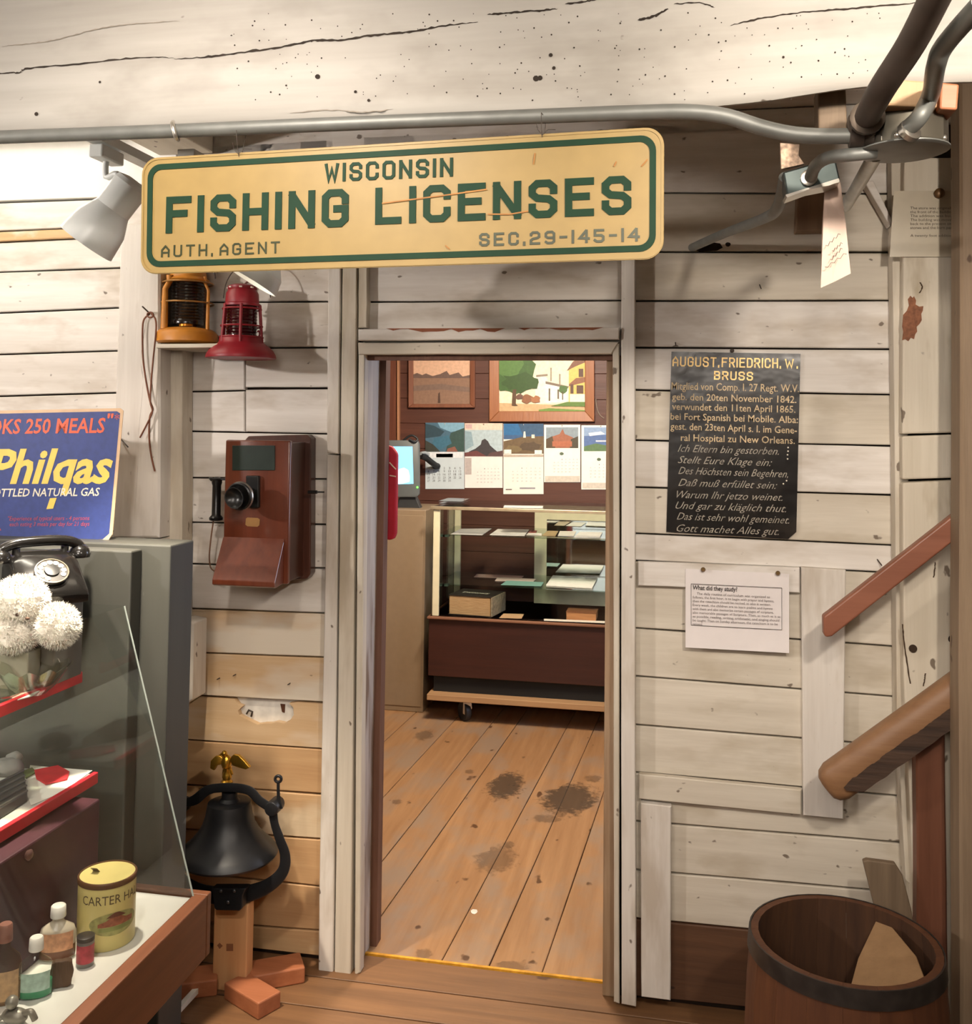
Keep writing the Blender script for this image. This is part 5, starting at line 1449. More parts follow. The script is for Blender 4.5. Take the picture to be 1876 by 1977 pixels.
# grey painted panels closing the far end
gp_ = thing('grey_cabinet', 'tall grey painted cabinet standing behind the glass display case', 'cabinet', (XF - 0.4, YF + 0.15, 0))
ptr = Y(330, 1053, YF + 0.10); ptl = Y(255, 1060, YF + 0.06)
MB().span((XF - 1.1, YF + 0.10, 0), (ptr.x, YF + 0.22, ptr.z)).build('cabinet_body', M['grey_panel'], gp_, bevel=0.004)
MB().span((XF - 1.1, YF + 0.05, 0.0), (Y(254, 1060, YF + 0.05).x, YF + 0.10, Y(200, 1062, YF + 0.05).z)).build('cabinet_door', M['grey_panel'], gp_, bevel=0.004)
# maroon box under the lower shelf
mbx = G(187, 1760, ZD)
mr = thing('maroon_box', 'maroon panelled box with a small metal pull under the lower red shelf', 'box', (mbx.x - 0.15, mbx.y - 0.3, ZD))
MB().span((mbx.x - 0.30, YN + 0.15, ZD), (mbx.x, mbx.y, ZL - 0.03)).build('box', flat('3a0f1c', 0.6, var=0.1), mr, bevel=0.004)
kx_ = un(52, 1650, 0, mbx.x)
MB().lathe([(0.008, 0), (0.011, 0.006), (0.007, 0.010)], kx_, 14, (1, 0, 0)).build('pull', flat('7a5a52', 0.4, 0.5), mr, smooth=50)


def bottle(name, label, px, py, wd, ht, sy, body, cap, lab, cat='bottle', flatness=0.55, neck=0.32, liquid=None, rot=0.5, capmat=None):
    o3 = G(px, py, ZD + 0.0005)
    kq = (G(px + 10, py, ZD) - G(px - 10, py, ZD)).length / 20
    t = thing(name, label, cat, o3, 'bottles and tins in the display case')
    w2, h2 = wd * kq / 2, ht * kq
    R_ = Matrix.Rotation(rot, 3, 'Z')
    def lath(prof, sxx, syy, n=28):
        m = MB(); m.lathe(prof, (0, 0, 0), n, sx=sxx, sy=syy)
        # squarish section
        vv = []
        for p in m.v:
            vv.append(o3 + R_ @ p)
        m.v = vv; return m
    hb_ = h2 * 0.62
    if liquid:
        lath([(w2 * 0.9, 0.001), (w2 * 1.004, hb_ * 0.06), (w2 * 1.006, hb_ * 0.42)], 1, flatness).build('liquid', liquid, t, smooth=45)
    lath([(w2 * 0.85, 0), (w2, h2 * 0.03), (w2, hb_ * 0.8), (w2 * 0.9, hb_ * 0.95), (w2 * neck * 1.15, hb_ * 1.12), (w2 * neck, hb_ * 1.16), (w2 * neck, h2 * 0.8)], 1, flatness).build('flask', body, t, smooth=45)
    lath([(w2 * neck * 1.35, h2 * 0.78), (w2 * neck * 1.4, h2 * 0.8), (w2 * neck * 1.3, h2 * 0.98), (w2 * neck * 1.1, h2)], 1, 1, 20).build('cap', cap, t, smooth=45)
    if lab:
        n = 10; vs = []
        for i in range(n + 1):
            a = math.radians(-150 + 120 * i / n)
            for hh in lab[1]:
                vs.append(o3 + R_ @ Vector((w2 * 1.012 * math.cos(a), w2 * flatness * 1.03 * math.sin(a), hb_ * hh)))
        m = MB(); m.add(vs, [(2 * i, 2 * i + 2, 2 * i + 3, 2 * i + 1) for i in range(n)]); m.build('label', flat(lab[0], 0.6, var=0.2, nscale=90), t, smooth=180, fixn=False)
    return t


clear = glass('clear_bottle_glass', (0.95, 0.97, 0.94))
white_cap = flat('f0ece2', 0.4, var=0.02)
bottle('toiletry_bottle', 'flat clear bottle of green lotion with a white cap in the case', 67, 1922, 62, 112, 1, clear, white_cap, ('a9c4b4', (0.22, 0.72)), liquid=flat('2f8a5e', 0.2, var=0.1))
bottle('toiletry_bottle', 'clear bottle with orange label and white cap beside the yellow tin', 110, 1848, 66, 100, 1, flat('cfc3ad', 0.25, var=0.06), white_cap, ('d9a27c', (0.3, 0.85)), liquid=flat('6a4028', 0.3))
bottle('toiletry_bottle', 'dark bottle with a red label behind the green one', 44, 1842, 56, 108, 1, flat('1a1a18', 0.2), flat('26211d', 0.4), ('b84a4a', (0.45, 0.8)))
bottle('toiletry_bottle', 'amber bottle at the left edge of the case', 6, 1935, 62, 150, 1, glass('amber_glass', (0.86, 0.76, 0.62)), flat('8a5a4a', 0.5), ('b8946a', (0.1, 0.7)), liquid=flat('7a5a34', 0.4))

# yellow tobacco tin
tk = G(204, 1812, ZD + 0.0005)
kt = (G(214, 1812, ZD) - G(194, 1812, ZD)).length / 20
tt = thing('tobacco_tin', 'round yellow tobacco tin with brown rim and house picture', 'tin', tk, 'bottles and tins in the display case')
Rt, Ht = 53.5 * kt, 0.138
MB().lathe([(Rt * 0.97, 0), (Rt, 0.002), (Rt, Ht * 0.98), (Rt * 0.99, Ht)], tk, 48).build('can', flat('e0cf85', 0.38, var=0.04), tt, smooth=45)
MB().lathe([(Rt * 0.99, Ht * 0.93), (Rt * 1.025, Ht * 0.935), (Rt * 1.03, Ht), (Rt * 1.01, Ht + 0.002), (Rt * 0.96, Ht + 0.002), (Rt * 0.95, Ht - 0.004)], tk, 48, caps=(False, False)).build('rim', flat('5a3a22', 0.45, var=0.1), tt, smooth=45)
MB().lathe([(Rt * 0.955, Ht - 0.006), (Rt * 0.955, Ht - 0.003)], tk, 40).build('lid', flat('d9c67c', 0.4, var=0.06), tt)
MB().poly([tk + Vector((0.3 * Rt * math.cos(a) + 0.1 * Rt, 0.16 * Rt * math.sin(a), Ht - 0.0027)) for a in [i * math.pi / 10 for i in range(20)]]).build('emblem', flat('8f8a4c', 0.6), tt, fixn=False)
MB().prism([tk + Vector((-0.62 * Rt, 0.1 * Rt, Ht - 0.003)), tk + Vector((-0.35 * Rt, 0.1 * Rt, Ht - 0.003)), tk + Vector((-0.30 * Rt, -0.2 * Rt, Ht + 0.012)), tk + Vector((-0.57 * Rt, -0.2 * Rt, Ht + 0.012))], (0, 0, 0.001)).build('opener_tab', flat('6a5a48', 0.4, 0.5), tt)


def on_tin(u, v, off=0.0006):
    """u: degrees around from the side that faces the camera, v: height 0..1"""
    d = (CAM - tk); base = math.atan2(d.y, d.x)
    a = base + math.radians(u)
    return tk + Vector((math.cos(a) * (Rt + off), math.sin(a) * (Rt + off), v * Ht))


def tin_text(mb, body, u0, u1, v, cap):
    vs, fs, ww = font_mesh(body, 0, 0.0)
    mb.add([on_tin(u0 + (u1 - u0) * x / ww, v + y / capH() * cap) for x, y in vs], fs)


mb = MB(); tin_text(mb, 'CARTER', -52, 28, 0.70, 0.13); tin_text(mb, 'HALL', 35, 84, 0.70, 0.13); mb.build('lettering', flat('5a4a30', 0.6), tt, fixn=False)
def tin_patch(name, mat, cols, off):
    """cols: list of (u, v_low, v_high) round the tin"""
    mb = MB(); vs = []; R4 = 3
    for u, a, b in cols:
        for k in range(R4): vs.append(on_tin(u, a + (b - a) * k / (R4 - 1), off))
    mb.add(vs, [(i * R4 + k, (i + 1) * R4 + k, (i + 1) * R4 + k + 1, i * R4 + k + 1) for i in range(len(cols) - 1) for k in range(R4 - 1)])
    return mb.build(name, mat, tt, fixn=False)


tin_patch('picture_oval', flat('a3a062', 0.6, var=0.25, nscale=80), [(18 - 52 * math.cos(math.pi * i / 18), 0.40 - 0.17 * math.sin(math.pi * i / 18), 0.40 + 0.17 * math.sin(math.pi * i / 18)) for i in range(19)], 0.0006)
tin_patch('picture_house', flat('9a5a40', 0.6, var=0.3, nscale=120), [(u, 0.37, v) for u, v in ((-16, .42), (-8, .44), (0, .46), (8, .50), (16, .52), (24, .52), (32, .49), (40, .46), (50, .45), (58, .44))], 0.0010)
tin_patch('picture_roof', flat('6a3a2c', 0.6), [(u, .50, v) for u, v in ((0, .50), (8, .54), (16, .57), (24, .57), (32, .54), (40, .50))], 0.0014)
tin_patch('picture_lawn', flat('8d9455', 0.6), [(u, .30, .36) for u in range(-14, 56, 6)], 0.0010)

# small round tin with a red label
fk = G(164, 1862, ZD + 0.0005)
ft = thing('film_canister', 'tiny silver canister with a red label in front of the yellow tin', 'canister', fk, 'bottles and tins in the display case')
MB().lathe([(15 * kt, 0), (15.6 * kt, 0.001), (15.6 * kt, 0.056), (14 * kt, 0.058)], fk, 28).build('can', flat('8a8884', 0.35, 0.6), ft, smooth=45)
MB().lathe([(15.8 * kt, 0.008), (15.8 * kt, 0.044)], fk, 28, caps=(False, False)).build('label', flat('b0404a', 0.5, var=0.25, nscale=80), ft, smooth=45)
MB().lathe([(15.9 * kt, 0.050), (15.9 * kt, 0.058), (14 * kt, 0.059)], fk, 28).build('lid', flat('4a4644', 0.4, 0.5), ft, smooth=45)
# brown ribbed block
rk = G(118, 1905, ZD + 0.0005)
mb = MB(); Rz = Matrix.Rotation(0.5, 3, 'Z'); prf = []
for i in range(24):
    a = 2 * math.pi * i / 24; rr_ = 1 + 0.05 * math.cos(6 * a)
    cx_, cy_ = math.cos(a), math.sin(a); q = 1 / max(abs(cx_), abs(cy_)) ** 0.6
    prf.append(rk + Rz @ Vector((cx_ * q * 0.021 * rr_, -0.006, 0.026 + cy_ * q * 0.026 * rr_)))
mb.prism(prf, Rz @ Vector((0, 0.014, 0)))
mb.build('ribbed_block', wood('brown_rib', '4a3524', '6a4e38', 'z', grain=160), None, bevel=0.002, label='small brown ribbed block standing between the bottles', cat='block')
# little grey figurine at the near corner
gk = G(28, 1976, ZD + 0.0005)
gf = thing('figurine', 'little grey metal figurine at the near corner of the deck', 'figurine', gk)
gm_ = flat('8a8478', 0.4, 0.4, var=0.2)
MB().ball(gk + Vector((0, 0, 0.014)), 0.020, 14, (1.3, 0.8, 0.7)).build('body', gm_, gf, smooth=60)
MB().ball(gk + Vector((-0.004, -0.004, 0.040)), 0.012, 12).build('head', gm_, gf, smooth=60)
MB().tube(spline([gk + Vector((-0.02, 0, 0.012)), gk + Vector((-0.034, -0.004, 0.004)), gk + Vector((-0.04, -0.006, 0.001))], 4), 0.005, 8).build('leg', gm_, gf, smooth=60)
MB().tube(spline([gk + Vector((0.018, 0, 0.02)), gk + Vector((0.034, -0.002, 0.026)), gk + Vector((0.042, 0, 0.012))], 4), 0.006, 8).build('leg', gm_, gf, smooth=60)

# things on the lower shelf
def sheet(name, label, cat, pts, z, th, mat, bev=0):
    return MB().prism([G(a, b, z) for a, b in pts], (0, 0, th)).build(name, mat, None, bevel=bev, label=label, cat=cat)


zl = ZL + 0.0015
sheet('paper_sheet', 'white paper sheet on the lower shelf under the red card', 'paper', [(58, 1478), (178, 1488), (120, 1530), (60, 1555), (50, 1530)], zl, 0.0008, flat('efe9dc', 0.7, var=0.02))
sheet('red_card', 'red folded card on the white paper on the lower shelf', 'card', [(66, 1489), (112, 1480), (134, 1492), (130, 1506), (88, 1516), (70, 1505)], zl + 0.002, 0.004, flat('b8242c', 0.6, var=0.15), 0.001)
sheet('green_card', 'small olive card beside the red card on the lower shelf', 'card', [(40, 1492), (62, 1484), (70, 1492), (50, 1504)], zl + 0.002, 0.003, flat('6f7a4c', 0.6, var=0.15))
db = thing('dark_case', 'dark grey ribbed case at the left end of the lower shelf', 'case', G(20, 1560, zl))
c1 = G(-60, 1600, zl); c2 = G(46, 1525, zl)
mb = MB(); mb.prism([G(a, b, zl) for a, b in [(-60, 1560), (45, 1505), (52, 1548), (-60, 1620)]], (0, 0, 0.022)); mb.build('body', flat('3b3a38', 0.5, var=0.15), db, bevel=0.002)
for i in range(5):
    t = i / 4
    MB().tube([G(-60, 1560 + 55 * t, zl) + Vector((0, 0, 0.023)), G(45 + 7 * t, 1507 + 40 * t, zl) + Vector((0, 0, 0.023))], 0.0025, 6).build('rib', flat('575450', 0.5), db, smooth=50)
pb = thing('grey_pouch', 'crumpled grey cloth pouch behind the ribbed case on the lower shelf', 'pouch', G(12, 1492, zl))
mb = MB(); mb.ball(G(12, 1496, zl) + Vector((0, 0, 0.018)), 0.036, 18, (1.1, 0.8, 0.55)); mb.ball(G(22, 1488, zl) + Vector((0, 0.01, 0.026)), 0.02, 14, (1, .8, .8))
for v in mb.v: v += Vector((noise.noise(v * 60), noise.noise(v * 60 + Vector((5, 1, 2))), noise.noise(v * 60 + Vector((1, 9, 4))))) * 0.006
mb.build('cloth', flat('8c8683', 0.9, var=0.2), pb, smooth=70)

# glass dish on the upper shelf
zu = ZU + 0.001
gd0 = G(62, 1338, zu)
gd = thing('glass_dish', 'fluted clear glass dish on the upper red-edged shelf', 'dish', gd0)
m = MB(); n = 48; vs = []; prof = [(0.03, 0.0), (0.034, 0.004), (0.05, 0.018), (0.066, 0.042), (0.078, 0.058), (0.075, 0.058), (0.062, 0.041), (0.046, 0.02), (0.0, 0.008)]
for r, z in prof:
    for j in range(n):
        a = 2 * math.pi * j / n; fl = 1 + 0.06 * math.cos(12 * a) * (z / 0.058)
        vs.append(gd0 + Vector((r * fl * math.cos(a), r * fl * math.sin(a), z + 0.006 * math.cos(12 * a) * (z / 0.058) ** 2)))
m.add(vs, [(i * n + j, i * n + (j + 1) % n, (i + 1) * n + (j + 1) % n, (i + 1) * n + j) for i in range(len(prof) - 1) for j in range(n)])
m.build('bowl', glass('pressed_glass', (0.9, 0.92, 0.86), 0.08, 7), gd, smooth=40)
gs0 = G(-8, 1352, zu)
MB().lathe([(0.02, 0), (0.03, 0.004), (0.05, 0.014), (0.055, 0.018), (0.05, 0.018), (0.03, 0.008)], gs0, 32).build('glass_saucer', glass('saucer_glass', (0.9, 0.92, 0.86), 0.08, 7), None, smooth=40, label='ridged clear glass saucer at the left edge of the upper shelf', cat='saucer')
sheet('white_ribbon', 'white crumpled paper ribbon near the edge of the upper shelf', 'paper', [(18, 1345), (60, 1336), (84, 1330), (62, 1345), (30, 1354)], zu, 0.003, flat('efeae0', 0.7, var=0.03), 0.001)

# black rotary telephone on a dark plinth
pz = 1.12
pc = Y(95, 1160, -0.66); pz = pc.z
MB().span((pc.x - 0.16, pc.y - 0.06, ZU), (pc.x + 0.06, pc.y + 0.045, pz)).build('display_plinth', flat('5e5b51', 0.7), None, bevel=0.003, label='dark grey plinth under the rotary telephone', cat='plinth')
rt_ = thing('rotary_telephone', 'black rotary desk telephone on a plinth in the display case', 'telephone', pc)
Rp = Matrix.Rotation(math.radians(50), 3, 'Z')
T = lambda x, y, z: pc + Rp @ Vector((x - 0.005, y + 0.035, z))
# wedge body: front (-y) low, back high
bod = [(-0.10, 0.0), (-0.104, 0.022), (-0.098, 0.034), (-0.02, 0.098), (0.02, 0.112), (0.06, 0.108), (0.075, 0.09), (0.085, 0.0)]
mb = MB(); layers = []
for x, s in ((-0.075, 0.80), (-0.07, 0.9), (-0.05, 1.0), (0.05, 1.0), (0.07, 0.9), (0.075, 0.80)):
    layers.append([T(x, y * (1 if s == 1 else 0.97), z * s) for y, z in bod])
vs = [p for l in layers for p in l]; P = len(bod); fs = []
for i in range(len(layers) - 1):
    for j in range(P): fs.append((i * P + j, i * P + (j + 1) % P, (i + 1) * P + (j + 1) % P, (i + 1) * P + j))
fs += [tuple(range(P - 1, -1, -1)), tuple(range((len(layers) - 1) * P, len(layers) * P))]
mb.add(vs, fs); mb.build('body', flat('121110', 0.2, var=0.1, coat=0.5), rt_, bevel=0.006, seg=3, smooth=50)
dn = (Rp @ Vector((0, -0.64, 0.77))).normalized(); dcn = T(0, -0.062, 0.068)
dlo = MB().lathe([(0.037, 0), (0.038, 0.004), (0.036, 0.007)], dcn, 36, dn).build('dial', flat('26231f', 0.3), rt_, smooth=45)
MB().lathe([(0.0365, 0.007), (0.0375, 0.009), (0.035, 0.0095), (0.0345, 0.007)], dcn, 36, dn, caps=(False, False)).build('dial_ring', flat('b9a48e', 0.3, 0.7), dlo, smooth=45)
qd = Vector((0, 0, 1)).rotation_difference(dn)
for i in range(10):
    a = math.radians(20 + i * 30)
    p = dcn + qd @ Vector((0.026 * math.cos(a), 0.026 * math.sin(a), 0.0075))
    MB().lathe([(0.006, 0), (0.006, 0.0012)], p, 12, dn).build('finger_hole', flat('d8d0c2', 0.5), dlo)
MB().lathe([(0.017, 0.006), (0.016, 0.011), (0.006, 0.012)], dcn, 24, dn).build('dial_hub', M['black'], dlo, smooth=45)
# handset across the cradle
mb = MB(); pts = [T(-0.09, 0.03, 0.106), T(-0.085, 0.03, 0.120), T(-0.045, 0.03, 0.132), T(0.045, 0.03, 0.132), T(0.085, 0.03, 0.120), T(0.09, 0.03, 0.106)]
mb.tube(spline(pts, 5), 0.0125, 12); mb.build('handset', flat('121110', 0.2, var=0.1, coat=0.5), rt_, smooth=50)
for s in (-1, 1):
    MB().lathe([(0.024, 0), (0.026, 0.008), (0.021, 0.022), (0.012, 0.03)], T(0.09 * s, 0.03, 0.088), 22).build('earpiece', flat('121110', 0.2, coat=0.5), rt_, smooth=45)
    MB().tube([T(0.055 * s, 0.03, 0.10), T(0.055 * s, 0.03, 0.118)], 0.009, 10).build('cradle_prong', M['black'], rt_, smooth=45)

# white fluffy plush
fc = Y(60, 1262, -0.76)
fl_ = thing('plush_toy', 'white fluffy stuffed toy in front of the rotary telephone', 'toy', fc)
MB().span((fc.x - 0.10, fc.y - 0.01, ZU), (fc.x + 0.0, fc.y + 0.035, fc.z + 0.004)).build('display_plinth', flat('8d8874', 0.7), None, bevel=0.003, label='low grey plinth under the white plush toy', cat='plinth')
km = (Y(70, 1200, -0.76) - Y(50, 1200, -0.76)).length / 20
wm = flat('f2ebdc', 0.95, var=0.06, nscale=140)
def fluff(name, px, py, r, sq):
    c = Y(px, py, -0.76); mb = MB(); rr_ = random.Random(int(px * 3 + py))
    b0 = MB(); b0.ball((0, 0, 0), r * km, 24, sq)
    for v in b0.v:
        d = v.normalized(); mb.v.append(c + v + d * 0.007 * noise.noise((c + v) * 55) + d * 0.003 * noise.noise((c + v) * 160))
    mb.f = b0.f; mb.m = b0.m
    for i in range(2600):
        d = Vector((rr_.gauss(0, 1), rr_.gauss(0, 1), rr_.gauss(0, 1))).normalized()
        p = c + Vector((d.x * sq[0], d.y * sq[1], d.z * sq[2])) * r * km * 0.98
        t = (d + Vector((rr_.uniform(-.7, .7), rr_.uniform(-.7, .7), rr_.uniform(-.9, .5)))).normalized()
        sd = t.orthogonal().normalized() * 0.0011; ln_ = rr_.uniform(0.006, 0.012)
        mb.add([p - sd, p + sd, p + t * ln_], [(0, 1, 2)])
    return mb.build(name, wm, fl_, fixn=False)
fluff('head', 40, 1160, 46, (1.0, 0.9, 0.92)); fluff('belly', 28, 1218, 42, (1.05, 0.9, 0.9)); fluff('ear', 112, 1208, 38, (0.95, 0.8, 0.95)); fluff('ear', -18, 1190, 34, (0.9, 0.8, 1.0)); fluff('muzzle', 62, 1196, 18, (1, 1, .8))
MB().ball(Y(33, 1187, -0.805), 0.004, 8).build('eye', flat('4a3424', 0.3), fl_, smooth=60)
MB().ball(Y(53, 1194, -0.81), 0.0045, 8, (1.2, 1, .8)).build('nose', flat('5a4030', 0.4), fl_, smooth=60)

# ================================================================== BLUE GAS SIGN
zc_ = ptr.z
yg = YF + 0.16
gpl0 = Plane(Y(100, 1047, yg), (1, 0, 0), (0, 0.06, 1))
gs = thing('gas_sign', 'blue enamel bottled gas sign with yellow and orange lettering on the grey cabinet', 'sign', gpl0(40, 1047))
GP = [(-215, 797), (232, 788), (238, 793), (217, 1032), (208, 1045), (202, 1047), (-225, 1052)]
MB().prism([gpl0(a, b) for a, b in GP], gpl0.n * -0.002).build('plate', flat('d9b48c', 0.5, var=0.1), gs)
print_layers('blue_field', gpl0, [('31407f', [(-210, 803), (226, 794), (232, 798), (211, 1030), (202, 1041), (-220, 1046)])], gs)
og = flat('dc5a32', 0.5, var=0.08); yw = flat('f0cd5e', 0.5, var=0.06); wt = flat('e8e0cc', 0.5, var=0.05); rdm = flat('b04a5a', 0.5)
mb = MB(); text(mb, gpl0, '"COOKS 250 MEALS', (-80, 838), (203, 835), 27, 0.001, 0.12, 0.02); text(mb, gpl0, '"', (207, 822), (219, 822), 22, 0.001, 0.1, 0.02); text(mb, gpl0, '*', (221, 818), (230, 818), 18, 0.001); mb.build('lettering', og, gs, fixn=False)
mb = MB(); text(mb, gpl0, 'Philqas', (-22, 932), (217, 931), 63, 0.0012, 0.28, 0.028)
mb.poly([gpl0(a, b, 0.0012) for a, b in [(97, 962), (110, 961), (103, 982), (90, 983)]]); mb.build('lettering', yw, gs, fixn=False)
mb = MB(); text(mb, gpl0, 'BOTTLED NATURAL GAS', (-24, 959), (193, 957), 15, 0.0014, 0.2, 0.014); mb.build('lettering', wt, gs, fixn=False)
mb = MB(); text(mb, gpl0, '"Experience of typical users - 4 persons', (16, 1005), (173, 1004), 8, 0.001, 0.2); text(mb, gpl0, 'each eating 3 meals per day for 21 days', (19, 1016), (173, 1015), 8, 0.001, 0.2)
mb.poly([gpl0(a, b, 0.001) for a, b in [(-10, 1000), (3, 1024), (-20, 1026)]]); mb.build('lettering', rdm, gs, fixn=False)
MB().prism([gpl0(a, b, 0.001) for a, b in [(212, 1030), (217, 1032), (208, 1046), (196, 1044)]], gpl0.n * 0.0015).build('bent_corner', flat('b9ac94', 0.5), gs)

# pale stick on the floor under the case
s0, s1_ = G(386, 1904, 0.02), G(316, 1980, 0.02)
MB().tube([s0, s1_, s1_ + (s1_ - s0) * 1.5], 0.010, 4).build('wood_strip', M['white_y'], None, label='thin pale wood strip lying on the floor under the display case', cat='wood strip')
# ================================================================== OFFICE BEYOND THE DOOR
YW = 2.968
opl = WP(YW)


def framed(label, outer, inner, mat, layers, kind='picture'):
    t = thing('framed_picture', label, 'picture', Y((outer[0] + outer[2]) / 2, outer[3], YW), 'framed pictures on the office wall')
    x0, y0, x1, y1 = outer; a0, b0, a1, b1 = inner; yf = YW - 0.026
    O = [(x0, y0), (x1, y0), (x1, y1), (x0, y1)]; I = [(a0, b0), (a1, b0), (a1, b1), (a0, b1)]
    for k in range(4):
        j = (k + 1) % 4
        MB().prism([Y(*O[k], yf), Y(*O[j], yf), Y(*I[j], yf + 0.006), Y(*I[k], yf + 0.006)], (0, 0.026, 0)).build('frame_side', mat, t, bevel=0.003)
    mt_ = MB().prism([Y(a, b, YW - 0.008) for a, b in I], (0, 0.007, 0)).build('mount', flat('c9b394', 0.7), t)
    print_layers('print', WP(YW - 0.0085), layers, mt_)
    return t


fw = wood('picture_frame', '8a5230', 'a56a40', 'z', grain=60, rough=0.4)
framed('smaller brown-framed faded landscape photograph on the office wall', (788, 612, 916, 787), (797, 622, 907, 780), wood('dark_picture_frame', '6d402a', '865136', 'z', grain=60),
       [('d3a98a', rect(797, 622, 907, 730)), ('8a6a55', rect(797, 728, 907, 780)),
        ('6a5348', [(797, 723), (805, 720), (815, 724), (822, 721), (835, 726), (850, 722), (862, 716), (868, 724), (885, 719), (893, 727), (907, 724), (907, 730), (797, 730)]),
        ('7a6254', [(797, 745), (850, 741), (907, 748), (907, 757), (850, 752), (797, 755)]), ('4a3428', [(845, 778), (846, 760), (849, 757), (850, 778)])])
vp = framed('large oak-framed village street painting on the office wall', (944, 612, 1147, 814), (963, 628, 1129, 794), fw,
       [('ece0bd', rect(963, 628, 1129, 794)), ('c9a87c', [(963, 778), (1129, 783), (1129, 794), (963, 794)]),
        ('e9e2cf', [(1033, 728), (1050, 724), (1057, 732), (1057, 778), (1033, 780)]), ('f0ead8', [(1053, 740), (1096, 746), (1096, 776), (1053, 778)]), ('7a6a58', [(1053, 736), (1098, 746), (1096, 750), (1053, 741)]),
        ('8a7a66', [(1035, 724), (1057, 722), (1057, 726), (1035, 728)]), ('9a8a74', rect(1062, 710, 1065, 736)), ('9a8a74', rect(1079, 722, 1082, 742)),
        ('6a5a44', rect(1059, 750, 1062, 774)), ('6a5a44', rect(1076, 752, 1079, 770)), ('4c6a34', blob(1087, 752, 9, 8, 12, 0.2, 4)), ('5a4630', rect(1085, 756, 1087, 772)),
        ('e0b860', [(1098, 715), (1108, 696), (1129, 690), (1129, 780), (1098, 778)]), ('7a5038', [(1094, 716), (1106, 698), (1122, 690), (1129, 691), (1129, 700), (1110, 708)]),
        ('8a5a3c', [(1098, 742), (1112, 730), (1129, 728), (1129, 738), (1098, 746)]), ('5a3c2c', rect(1101, 742, 1107, 760)), ('5a3c2c', rect(1113, 744, 1126, 760)), ('5a3c2c', rect(1117, 712, 1126, 728)), ('f0e6c8', rect(1100, 761, 1129, 776)),
        ('5c7a34', [(1063, 784), (1095, 776), (1129, 776), (1129, 785)]), ('6a8a3c', [(1040, 791), (1060, 788), (1129, 792), (1129, 794), (1040, 794)]),
        ('3f5f2a', blob(990, 715, 44, 44, 26, 0.12, 8)), ('55783a', blob(982, 703, 30, 26, 20, 0.2, 9)), ('34501f', blob(1005, 738, 34, 18, 20, 0.25, 10)), ('5a4028', [(990, 752), (997, 752), (996, 780), (1000, 783), (988, 783)]),
        ('8a5a3a', blob(1018, 770, 12, 8, 12, 0.3, 12)), ('a06a44', blob(1034, 772, 9, 7, 12, 0.3, 13)), ('6a4a3a', blob(1003, 766, 8, 5, 10, 0.3, 14))])


def calendar(label, box, photo_box, layers, grid, extra=None, page='e9e6e2', dark=False):
    t = thing('wall_calendar', label, 'calendar', Y((box[0] + box[2]) / 2, box[3], YW), 'calendars pinned in a row on the office wall')
    yp = YW - 0.004
    MB().prism([Y(a, b, yp) for a, b in rect(*box)], (0, 0.003, 0)).build('page', flat(page, 0.65, var=0.03), t)
    pl = WP(yp - 0.0004)
    print_layers('photograph', pl, layers, t, step=0.0003)
    mb = MB(); gx0, gy0, gx1, gy1 = grid; n = 1
    cols, rows_ = 7, 5; gw = 2.4 if dark else min(1.6, (gx1 - gx0) / 24)
    for r in range(rows_):
        for c in range(cols):
            if r == 0 and c < 2: continue
            if n > 31: break
            px = gx0 + (gx1 - gx0) * c / (cols - 1); py = gy0 + (gy1 - gy0) * r / (rows_ - 1)
            text(mb, pl, str(n), (px - (gw if n > 9 else gw * .55), py), (px + (gw if n > 9 else gw * .55), py), 4.2 if dark else 2.2, 0.0004); n += 1
    mb.build('dates', flat('4a4a4c' if dark else '9a9490', 0.8), t, fixn=False)
    for q_ in extra or []: print_layers('printed_mark', pl, [q_], t, base=0.001)
    MB().ball(Y((box[0] + box[2]) / 2, box[1] + 2, yp - 0.002), 0.004, 8).build('pin', M['steel'], t, smooth=60)
    return t


calendar('calendar with blue mountain lake photo nearest the monitor', (821, 816, 896, 944), None,
         [('4a6a7c', rect(821, 816, 896, 872)), ('7fa9bd', [(845, 816), (896, 816), (896, 830), (870, 834), (850, 826)]), ('2f4650', [(821, 818), (838, 822), (858, 833), (850, 842), (821, 846)]), ('38504a', [(870, 836), (896, 826), (896, 872), (860, 872)]),
          ('3f6c80', [(838, 846), (866, 840), (872, 856), (850, 868), (832, 862)]), ('3a3c34', [(821, 850), (836, 858), (850, 872), (821, 872)]), ('8a5a4a', [(864, 866), (878, 862), (884, 872), (862, 872)])],
         (827, 906, 888, 930), [('e2e4e4', [(826, 873), (894, 873), (892, 884), (832, 884)]), ('6a4438', rect(842, 876, 874, 883))], 'c9d3d6', True)
calendar('calendar with flag-raising silhouette photo, second from the monitor', (897, 817, 970, 942), None,
         [('e6cdb8', rect(897, 817, 970, 830)), ('b3c3c6', rect(897, 830, 970, 881)), ('8fa6ae', [(897, 832), (910, 834), (914, 860), (897, 870)]), ('3f3a3c', [(905, 872), (918, 866), (928, 858), (930, 850), (936, 847), (942, 852), (946, 860), (955, 868), (965, 876), (940, 881), (908, 881)]),
          ('6d3f3c', [(897, 874), (920, 870), (940, 881), (897, 881)]), ('5c4240', [(946, 874), (970, 870), (970, 881), (940, 881)]), ('c9a9a4', rect(899, 819, 911, 827))],
         (922, 906, 962, 932), [('b9aca6', rect(898, 884, 910, 916))], 'efe6de')
